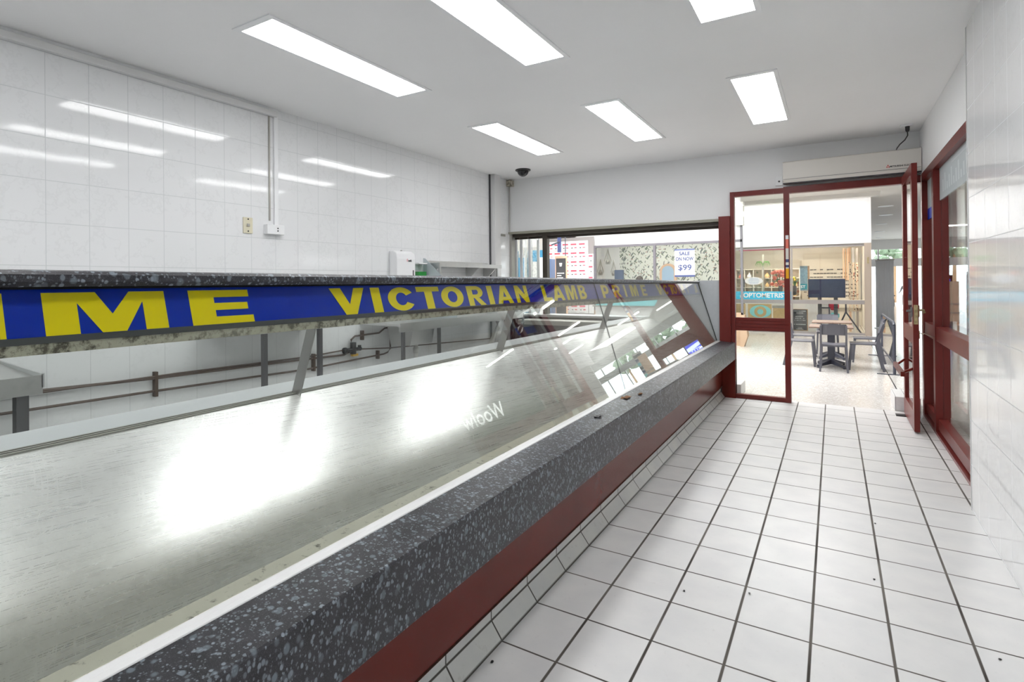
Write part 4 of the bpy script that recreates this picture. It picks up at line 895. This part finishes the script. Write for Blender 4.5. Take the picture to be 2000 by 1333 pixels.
struct('plain_wall', MB().box(-6.3, -5.62, 17.0, 17.06, 0, 2.9).box(-2.6, -2.4, 17.0, 17.06, 0, 2.9), 'bulk')
t = thing('furniture_shop_lamp', 'lit panel in the ceiling of the furniture shop', 'ceiling light', (-4, 15.8, 2.9)); MB().box(-5.6, -2.4, 15.5, 15.9, 2.87, 2.895).build('diffuser', mat('shop_lamp', (1, .97, .9), .5, emis=6), t)
t = thing('sale_poster', 'white window poster reading SALE ON NOW $99 with dark blue bands', 'poster', (-3.2, 14.77, 1.6))
MB().box(-3.44, -2.95, 14.762, 14.772, 1.685, 2.40).build('sheet', 'txtw', t)
MB().box(-3.44, -2.95, 14.758, 14.762, 2.36, 2.40).build('top_band', mat('slate_print', (.12, .15, .30), .5), t); MB().box(-3.44, -2.95, 14.758, 14.762, 1.685, 1.735).build('bottom_band', 'txtnavy', t)
mb = MB(); put_text(mb, 'SALE', (-3.33, 14.755, 2.235), (.27, 0, 0), (0, 0, .095), .035); put_text(mb, 'ON NOW', (-3.415, 14.755, 2.095), (.44, 0, 0), (0, 0, .10), .035); put_text(mb, '$99', (-3.355, 14.755, 1.83), (.33, 0, 0), (0, 0, .17), .02); mb.build('lettering', mat('slate_text', (.07, .09, .22), .5), t)
t = thing('arched_mirror', 'arched peach framed mirror standing against the leaf wallpaper', 'mirror', (-4.13, 16.9, 1.0))
def arch(x, z0, z1, r, n=14): return [(x-r, z0), (x+r, z0)]+[(x+r*math.cos(k*math.pi/n), z1-r+r*math.sin(k*math.pi/n)) for k in range(n+1)]
MB().prism(arch(-4.13, .6, 2.10, .24), 16.88, 16.95).build('frame', 'peach', t); MB().prism(arch(-4.13, .68, 2.03, .17), 16.865, 16.88).build('glass', mat('blue_mirror', (.35, .50, .68), .2), t)
for i, (x, z, r, lab) in enumerate(((-6.1, 1.95, .10, 'lowest left'), (-5.86, 2.28, .11, 'topmost middle'), (-5.68, 1.92, .09, 'right'))):
    t = thing('hanging_lantern', lab+' wire teardrop lantern against the pale wall of the furniture shop', 'lantern', (x, 16.6, z), 'teardrop lanterns')
    w_ = MB()
    for k in range(6):
        a = k*math.pi/3; w_.tube([(x, 16.6, z+.32), (x+.4*r*math.cos(a), 16.6+.4*r*math.sin(a), z+.15), (x+r*math.cos(a), 16.6+r*math.sin(a), z-.05), (x+.5*r*math.cos(a), 16.6+.5*r*math.sin(a), z-.17)], .006, 4)
    w_.build('wire_cage', 'alud', t); MB().lathe([(.03, -.16), (.06, -.1), (.03, .0)], (x, 16.6, z), 8).build('candle_glass', 'alud', t)
tag(MB().box(-5.62, -5.36, 16.5, 16.6, 1.2, 1.93).build('navy_cabinet', mat('navy_front', (.08, .12, .22), .5)), 'narrow navy panel standing beside the leaf wallpaper', 'cabinet')

# ---- people (small figures)
def figure(lab, x, y, rz, shirt, legs, h=1.65, lean=0, arm=.35):
    t = thing('person', lab, 'person', (x, y, 0)); k = h/1.72
    me = bpy.data.meshes.new('body')
    J = {'p': (0, 0, .92), 'w': (0, 0, 1.08), 'c': (0, lean, 1.32), 'n': (0, lean, 1.46), 'hd': (0, lean-.02, 1.58), 'ht': (0, lean-.02, 1.68),
         'sl': (-.17, lean, 1.40), 'el': (-.23, lean-.04, 1.14), 'hl': (-.20, lean-arm, 1.02), 'sr': (.17, lean, 1.40), 'er': (.23, lean-.04, 1.14), 'hr': (.20, lean-arm, 1.04),
         'jl': (-.09, 0, .86), 'kl': (-.10, -.03, .48), 'al': (-.10, .05, .08), 'fl': (-.10, -.10, .03), 'jr': (.09, 0, .86), 'kr': (.10, -.12, .48), 'ar': (.10, -.08, .08), 'fr': (.10, -.22, .03)}
    Rd = {'p': .13, 'w': .115, 'c': .14, 'n': .05, 'hd': .085, 'ht': .07, 'sl': .06, 'el': .04, 'hl': .03, 'sr': .06, 'er': .04, 'hr': .03, 'jl': .085, 'kl': .055, 'al': .04, 'fl': .035, 'jr': .085, 'kr': .055, 'ar': .04, 'fr': .035}
    ks = list(J); E_ = [('p', 'w'), ('w', 'c'), ('c', 'n'), ('n', 'hd'), ('hd', 'ht'), ('c', 'sl'), ('sl', 'el'), ('el', 'hl'), ('c', 'sr'), ('sr', 'er'), ('er', 'hr'), ('p', 'jl'), ('jl', 'kl'), ('kl', 'al'), ('al', 'fl'), ('p', 'jr'), ('jr', 'kr'), ('kr', 'ar'), ('ar', 'fr')]
    ca, sa = math.cos(rz), math.sin(rz)
    vv = [(x+k*(J[a][0]*ca-J[a][1]*sa), y+k*(J[a][0]*sa+J[a][1]*ca), k*J[a][2]) for a in ks]
    me.from_pydata(vv, [(ks.index(a), ks.index(b)) for a, b in E_], []); ob = bpy.data.objects.new('body', me); COL.objects.link(ob)
    sk = ob.modifiers.new('skin', 'SKIN')
    for i, a in enumerate(ks): me.skin_vertices[0].data[i].radius = (Rd[a]*k, Rd[a]*k); me.skin_vertices[0].data[i].use_root = (a == 'p')
    sb = ob.modifiers.new('sub', 'SUBSURF'); sb.levels = 2; sb.render_levels = 2
    dg = bpy.context.evaluated_depsgraph_get(); dg.update(); m2 = bpy.data.meshes.new_from_object(ob.evaluated_get(dg)); bpy.data.objects.remove(ob)
    m2.materials.clear()
    for n_ in (shirt, legs, 'skin', 'hair'): m2.materials.append(G[n_])
    for p in m2.polygons:
        c_ = p.center; z = c_.z/k; p.use_smooth = True
        p.material_index = 2 if z > 1.47 else (0 if z > .9 else (1 if z > .06 else 3))
    bo = bpy.data.objects.new('body', m2); COL.objects.link(bo); bo.parent = t; bo.matrix_parent_inverse = Matrix.Translation(-Vector((x, y, 0)))
    hx, hy = x-k*(lean-.02)*sa, y+k*(lean-.02)*ca
    MB().blob((hx+.015*sa, hy-.0*ca+.015, k*1.63), .10*k, 1, 2, .04, (1, 1, .95)).build('hair', 'hair', t, smooth=True)
    return t
figure('person in a light top with navy sleeves pushing a black trolley by the far entrance', 2.12, 34.0, .2, 'cloth1', 'cloth2', 1.6)
figure('person with a pale jacket walking with a cart by the far entrance windows', 3.0, 34.5, -.5, 'cloth1', 'cloth1', 1.45)
figure('dark haired person in the furniture shop, only the head showing over the granite', -4.75, 16.1, .3, 'cloth2', 'cloth2', 1.74)
t = thing('trolley', 'black and maroon shopping trolley in front of the far person', 'trolley', (2.2, 33.2, 0))
MB().box(2.0, 2.45, 33.0, 33.4, .25, .60).box(1.98, 2.47, 32.98, 33.42, .75, .80).build('basket', 'black', t); MB().box(1.86, 2.02, 33.0, 33.3, .1, .85).build('bag', 'maroon', t)
for x in (2.05, 2.40):
    MB().tube([(x, 33.1, .8), (x, 33.1, .06)], .02, 6).build('leg', 'black', t); MB().lathe([(.05, -.015), (.05, .015)], (x, 33.1, .05), 12, 'x').build('wheel', 'black', t)
t = thing('walker_cart', 'light framed cart beside the second far person', 'cart', (3.0, 33.8, 0))
MB().tube([(2.9, 33.8, .95), (2.9, 33.8, .4), (3.15, 33.8, .08)], .02, 6).tube([(2.9, 33.8, .4), (3.2, 33.8, .4)], .02, 6).build('frame', 'iron', t); MB().lathe([(.06, -.02), (.06, .02)], (3.15, 33.8, .06), 12, 'y').build('wheel', 'black', t)
t = thing('hanging_banner', 'tall sheer white curtain banner in the mall, right of the beige column', 'banner', (1.4, 22, 0))
mb = MB(); pr = []
for k in range(33):
    f = k/32; pr.append((1.16+.46*f, 22+.006*math.sin(f*40)))
for (a, b) in zip(pr, pr[1:]): mb.poly([(a[0], a[1], .03), (b[0], b[1], .03), (b[0], b[1], 2.19), (a[0], a[1], 2.17)])
ob = mb.build('fabric', 'sheer', t, smooth=True); m_ = ob.modifiers.new('s', 'SOLIDIFY'); m_.thickness = .004
MB().tube([(1.14, 22, 2.18), (1.64, 22, 2.20)], .015, 8).build('rail', 'alud', t); MB().tube([(1.16, 22.03, 2.18), (1.16, 22.03, .02)], .012, 6).build('pole', 'alu', t); MB().box(1.1, 1.3, 21.9, 22.15, 0, .02).build('foot', 'alu', t)
# ---- far entrance facade and planting outside
t = struct('window_3', MB().box(-2, 16, 40.2, 40.35, 3.30, MC), 'bulk')
for i in range(11): prt(MB().box(-.9+i*1.55, -.82+i*1.55, 40.2, 40.3, 0, 3.3), 'mullion', 'alu', t)
prt(MB().box(-2, 16, 40.2, 40.32, 2.3, 2.75), 'transom', 'alu', t); prt(MB().box(-2, 16, 40.24, 40.25, 0, 3.3), 'glass', 'wglass', t)
struct('wall_far', MB().box(-16, -2, 40.2, 40.35, 0, MC), 'bulk')
rnd = random.Random(11)
for i, (x, y, z, r) in enumerate(((3.4, 46, 3.3, .9), (6.6, 47, 3.4, 1.0), (10.0, 48, 3.4, 1.1), (13.6, 47, 3.2, 1.1), (.2, 48, 3.2, .8))):
    t = thing('tree', ('leafy tree outside beyond the far entrance glass', )[0], 'tree', (x, y, 0), 'trees outside the far entrance')
    mb = MB()
    for k in range(14): mb.blob((x+rnd.uniform(-1, 1)*r, y+rnd.uniform(-.6, .6), z+rnd.uniform(-.8, .8)*r*.7), r*.36, k, 2, .3)
    mb.build('crown', 'tree', t); MB().tube([(x, y, -.1), (x+.05, y, z-.3)], [.13, .08], 8).build('trunk', 'ltan', t)
# ---- things seen through the right hand glazing
t = thing('advert_totem', 'upright advertising screen glowing blue beyond the side glazing', 'advertising screen', (3.3, 27, 0))
MB().box(2.86, 3.75, 27.0, 27.12, 0, 1.70).build('cabinet', mat('brown_cabinet', (.10, .05, .05), .4), t)
MB().box(2.92, 3.69, 26.985, 27.0, .42, 1.56).build('screen', 'scrn', t)
sw = MB()
for k in range(14):
    a = math.pi*(1+k/14); b = math.pi*(1+(k+1)/14); sw.poly([(3.3+.42*math.cos(a), 26.98, .95+.33*math.sin(a)), (3.3+.42*math.cos(b), 26.98, .95+.33*math.sin(b)), (3.3+.40*math.cos(b), 26.98, .95+.26*math.sin(b)), (3.3+.40*math.cos(a), 26.98, .95+.26*math.sin(a))])
sw.poly([(2.93, 26.98, 1.12), (3.68, 26.98, 1.02), (3.68, 26.98, 1.2), (2.93, 26.98, 1.28)]); sw.build('swirl_graphic', 'scrw', t)
put_text(MB(), 'MITTY', (2.97, 26.976, .93), (.6, 0, 0), (0, 0, .12), .02).build('lettering', 'scrw', t)
t = thing('ceiling_pole', 'slim grey pole from mall ceiling to floor behind the advertising screen', 'pole', (3.3, 28.2, 0)); MB().tube([(3.22, 28.2, 0), (3.22, 28.2, MC)], .035, 10).build('pole', 'alud', t)
t = thing('display_easel', 'tall tan fabric display on wooden legs beyond the side glazing', 'display stand', (2.25, 16.2, 0))
MB().box(2.10, 2.36, 16.2, 16.25, .62, 1.52).build('fabric_panel', mat('apricot_cloth', (.66, .50, .38), .7), t)
for z in (.80, 1.0): MB().box(2.10, 2.36, 16.17, 16.2, z, z+.03).build('shelf', 'alud', t)
for x in (2.12, 2.34): MB().tube([(x, 16.22, .65), (x, 16.25, 0)], .022, 8).build('leg', 'ltan', t)
t = thing('card_rack', 'tall rack of dark cards beyond the side glazing, by the tiled wall edge', 'card rack', (2.9, 18, 0))
MB().box(2.78, 3.1, 18.1, 18.14, .0, 1.75).build('back', 'alu', t)
for j in range(11): MB().box(2.80, 3.08, 18.06, 18.1, .25+j*.135, .34+j*.135).build('card_row', ('txtnavy', 'iron', 'cyanl')[j % 3], t)
# supermarket frontage at the right, mostly seen mirrored in the counter glass
o = thing('supermarket_front', 'green supermarket frontage with white lettering, mirrored in the counter glass', 'shopfront', (9.3, 18, 0))
prt(MB().box(9.2, 9.5, 8, 30, 3.1, MC), 'bulkhead', 'bulk', o); prt(MB().box(9.2, 9.5, 8, 24, 1.75, 3.1), 'sign_band', 'wool', o)
prt(MB().box(9.2, 9.5, 8, 24, 0, 1.75), 'lower_front', 'tan', o); prt(MB().box(9.15, 9.5, 22.4, 23.6, 0, MC), 'grey_pillar', 'frame', o)
prt(MB().box(9.2, 9.5, -6, 8, 0, MC), 'plain_front', 'bulk', o)
mb = MB(); put_text(mb, 'Woolworths', (9.19, 19.35, 2.33), (0, -5.0, 0), (0, 0, .62), .01); mb.build('lettering', mat('backlit_letters', (1, 1, 1), .5, emis=4), o)
mb = MB(); put_text(mb, 'FRUIT & VEG', (9.19, 20.6, .50), (0, -4.6, 0), (0, 0, .34), .02); mb.build('small_lettering', 'dgrey', o)
struct('wall_mall_right', MB().box(15.9, 16, -6, 41, 0, MC).box(9.5, 16, 30, 30.1, 0, MC), 'bulk')
# ---- kiosks seen over and under the canopy
o = thing('kiosk_counter', 'white kiosk counter with a cyan upper panel just outside the serving window', 'kiosk', (-3.6, 11.5, 0))
MB().box(-4.35, -2.5, 11.5, 12.2, 0, 1.05).build('base', 'white', o); MB().box(-4.33, -2.52, 11.48, 11.6, 1.08, 1.36).build('fascia_panel', 'cyanl', o); MB().box(-4.4, -2.45, 11.46, 12.25, 1.05, 1.08).build('counter_top', 'alud', o)
o = thing('menu_wall', 'white wall menu board printed in red rows, behind the serving window', 'menu board', (-6.4, 14.7, 0))
MB().box(-7.08, -5.62, 14.76, 14.82, 0, 2.84).build('surround', 'frame', o); MB().box(-7.06, -5.78, 14.74, 14.76, .7, 2.74).build('board', 'txtw', o); MB().box(-5.76, -5.62, 14.73, 14.76, .7, 2.36).build('side_board', 'txtw', o)
mb = MB(); mk_ = MB(); rnd = random.Random(5)
for j in range(8):
    for i in range(5):
        x = -7.04+i*.25; z = 2.66-j*.25
        mb.box(x, x+.17, 14.735, 14.74, z-.035, z+.005); mb.box(x+.11, x+.18, 14.735, 14.74, z-.125, z-.10)
        mk_.box(x+.02, x+.06, 14.735, 14.74, z-.13, z-.105); mk_.box(x, x+.15, 14.736, 14.74, z-.185, z-.18)
for j in range(5): mb.box(-5.75, -5.64, 14.725, 14.73, 2.28-j*.3, 2.32-j*.3); mk_.box(-5.70, -5.67, 14.725, 14.73, 2.15-j*.3, 2.18-j*.3)
mb.build('red_print', 'txtred', o); mk_.build('dark_print', 'dgrey', o)
o = thing('cafe_board', 'black cafe menu board in a tan frame standing before the white menu wall', 'menu board', (-5.95, 13.4, 0))
MB().box(-6.16, -5.83, 13.40, 13.43, .6, 2.26).build('frame', 'peach', o); MB().box(-6.13, -5.86, 13.385, 13.40, .63, 2.20).build('board', 'dgrey', o); MB().box(-6.1, -5.9, 13.42, 13.6, 0, .6).build('stand', 'iron', o)
mb = MB()
mb.prism([(-6.035, 2.08), (-6.02, 1.99), (-5.97, 1.99), (-5.955, 2.08)], 13.378, 13.383)
for k, (a, b) in enumerate(((.02, .22), (.02, .14), (.02, .19), (.02, .16), (.02, .20), (.02, .12), (.02, .18))): mb.box(-6.12+a, -6.12+b, 13.379, 13.383, 1.80-k*.06, 1.825-k*.06)
mb.build('chalk_print', 'txtw', o)
o = thing('white_cabinet', 'white upright cabinet with a blue side left of the cafe board', 'cabinet', (-6.6, 13.6, 0))
MB().box(-6.70, -6.42, 13.5, 13.9, 0, 2.25).build('front', 'white', o, bevel=.03); MB().box(-6.42, -6.33, 13.5, 13.9, 0, 2.2).build('side', mat('slate_blue_panel', (.15, .22, .38), .4), o)
o = thing('track_camera', 'dark hanging pole lamp with an angled arm before the menu wall', 'pole lamp', (-5.6, 13, 2.5))
MB().box(-6.00, -5.92, 13.2, 13.26, 2.35, 2.78).build('arm_body', 'txtnavy', o); MB().tube([(-5.93, 13.2, 2.62), (-6.15, 13.15, 2.54)], .02, 6).build('arm', 'iron', o); MB().tube([(-5.78, 13.2, MC), (-5.78, 13.2, 2.25)], .012, 6).build('pole', 'iron', o)
for i, (x0, x1, z1, nm) in enumerate(((-10.62, -10.28, 2.78, 'leftmost'), (-10.22, -9.88, 2.52, 'middle'), (-9.82, -9.2, 2.78, 'right'))):
    tag(MB().box(x0, x1, 18.9, 19.0, 0, z1).build('blue_partition', 'bluew'), nm+' sky blue partition seen through the folded glass panels', 'partition', 'blue partitions')
struct('wall_mall_back', MB().box(-16, -6.5, 19.3, 19.4, 0, MC), 'warm')
tag(MB().box(-9.06, -8.74, 17.5, 17.6, 0, 2.3).build('white_board', 'white'), 'white upright board in front of the right blue partition', 'board')

# ---- tables, chairs and barrier outside
def chair(lab):
    t = thing('cafe_chair', lab, 'chair', (0, 0, 0), 'charcoal cafe chairs')   # faces +y, back at y = 0
    MB().prism([(-.19, .445), (-.20, .46), (-.185, .475), (0, .462), (.185, .475), (.20, .46), (.19, .445)], .02, .43).build('seat', 'chair', t, bevel=.008)
    for s in (-1, 1):
        MB().bar((s*.20, -.06, 0), (s*.185, .04, .46), .03, .04, (1, 0, 0)).bar((s*.185, .04, .45), (s*.185, -.06, .80), .03, .035, (1, 0, 0)).build('leg', 'chair', t)
        MB().bar((s*.195, .44, 0), (s*.175, .40, .455), .03, .032, (1, 0, 0)).build('leg', 'chair', t)
    MB().box(-.17, .17, .02, .045, .43, .45).box(-.17, .17, .39, .41, .43, .45).build('seat_rail', 'chair', t)
    rg = []
    for z, y in ((.635, -.012), (.66, -.018), (.80, -.062), (.825, -.068)):
        w_ = .195 if .64 < z < .82 else .18
        rg.append([(-w_, y+.012, z), (-w_*.5, y-.008, z), (w_*.5, y-.008, z), (w_, y+.012, z), (w_, y+.027, z), (w_*.5, y+.007, z), (-w_*.5, y+.007, z), (-w_, y+.027, z)])
    MB().loft(rg).build('backrest', 'chair', t)
    return t
c0 = chair('charcoal chair nearest the doorway, its back toward the shop')
c0.location = (-.01, 11.33, 0); H = math.pi/2
dup(c0, (.66, 11.92, 0), H, 'charcoal chair at the right of the nearer table, facing left')
dup(c0, (.74, 13.0, 0), H, 'charcoal chair at the right of the farther table, half behind the nearer chair')
dup(c0, (-.74, 12.02, 0), -H, 'charcoal chair at the left of the nearer table, partly hidden by the red mullion')
dup(c0, (-.76, 13.2, 0), -H, 'charcoal chair at the left of the farther table, farther from the doorway')
dup(c0, (-.12, 14.35, 0), math.pi, 'charcoal chair behind the farther table, facing the shop')
def table(x, y, lab):
    t = thing('cafe_table', lab, 'table', (x, y, 0), 'cafe tables outside')
    MB().box(x-.34, x+.34, y-.34, y+.38, .715, .74).build('tabletop', 'wood', t, bevel=.004)
    MB().box(x-.055, x+.055, y-.03, y+.03, .04, .715).build('column', 'iron', t); MB().box(x-.2, x+.2, y-.05, y+.05, .695, .715).build('top_bracket', 'iron', t)
    for a in (.95, 2.2, -.95, -2.2):
        ex, ey = x+.34*math.cos(a), y+.36*math.sin(a)
        MB().loft([[(x-.03, y, .05), (x+.03, y, .05), (x+.03, y, .14), (x-.03, y, .14)], [(ex-.02, ey, .02), (ex+.02, ey, .02), (ex+.02, ey, .05), (ex-.02, ey, .05)]]).lathe([(.02, -.02), (.022, 0)], (ex, ey, .02), 10).build('foot', 'iron', t)
    return t
table(-.05, 12.06, 'wood topped cafe table nearest the doorway on a dark pedestal')
table(-.04, 13.35, 'wood topped cafe table farther from the doorway on a dark pedestal')
t = thing('screen_barrier', 'charcoal framed clear screen barrier on the terrazzo right of the chairs', 'barrier', (.84, 12.9, 0))
fr = MB(); ya, yb, x = 11.46, 14.2, .84
for y in (ya, yb): fr.tube([(x, y, 0), (x, y, .82)], .022, 8)
fr.tube([(x, ya, .82), (x, ya+.04, .85), (x, ya+.1, .865), (x, yb-.1, .865), (x, yb-.04, .85), (x, yb, .82)], .022, 8); fr.tube([(x, ya, .18), (x, yb, .18)], .018, 8)
fr.build('frame', 'iron', t); MB().box(x-.004, x+.004, ya, yb, .18, .84).build('clear_panel', 'screenp', t)
for y in (ya, yb): MB().box(x-.24, x+.24, y-.025, y+.025, 0, .012).build('foot', 'iron', t)
# small debris on the shop floor
for i, (u, v) in enumerate(((1709, 1024), (1707, 1133), (1336, 1156), (1953, 1290), (1464, 1161), (961, 1295))):
    d_ = ray(u, v); k = -1.6/d_.z; p = Vector((0, 0, 1.6))+d_*k
    if p.x < -1.24: continue
    tag(MB().blob((p.x, p.y, .004), .006, i, 1, .3, (1, 1.5, .5)).build('crumb', 'black'), 'tiny dark crumb on the white floor tiles of the aisle', 'crumb', 'crumbs on the floor')
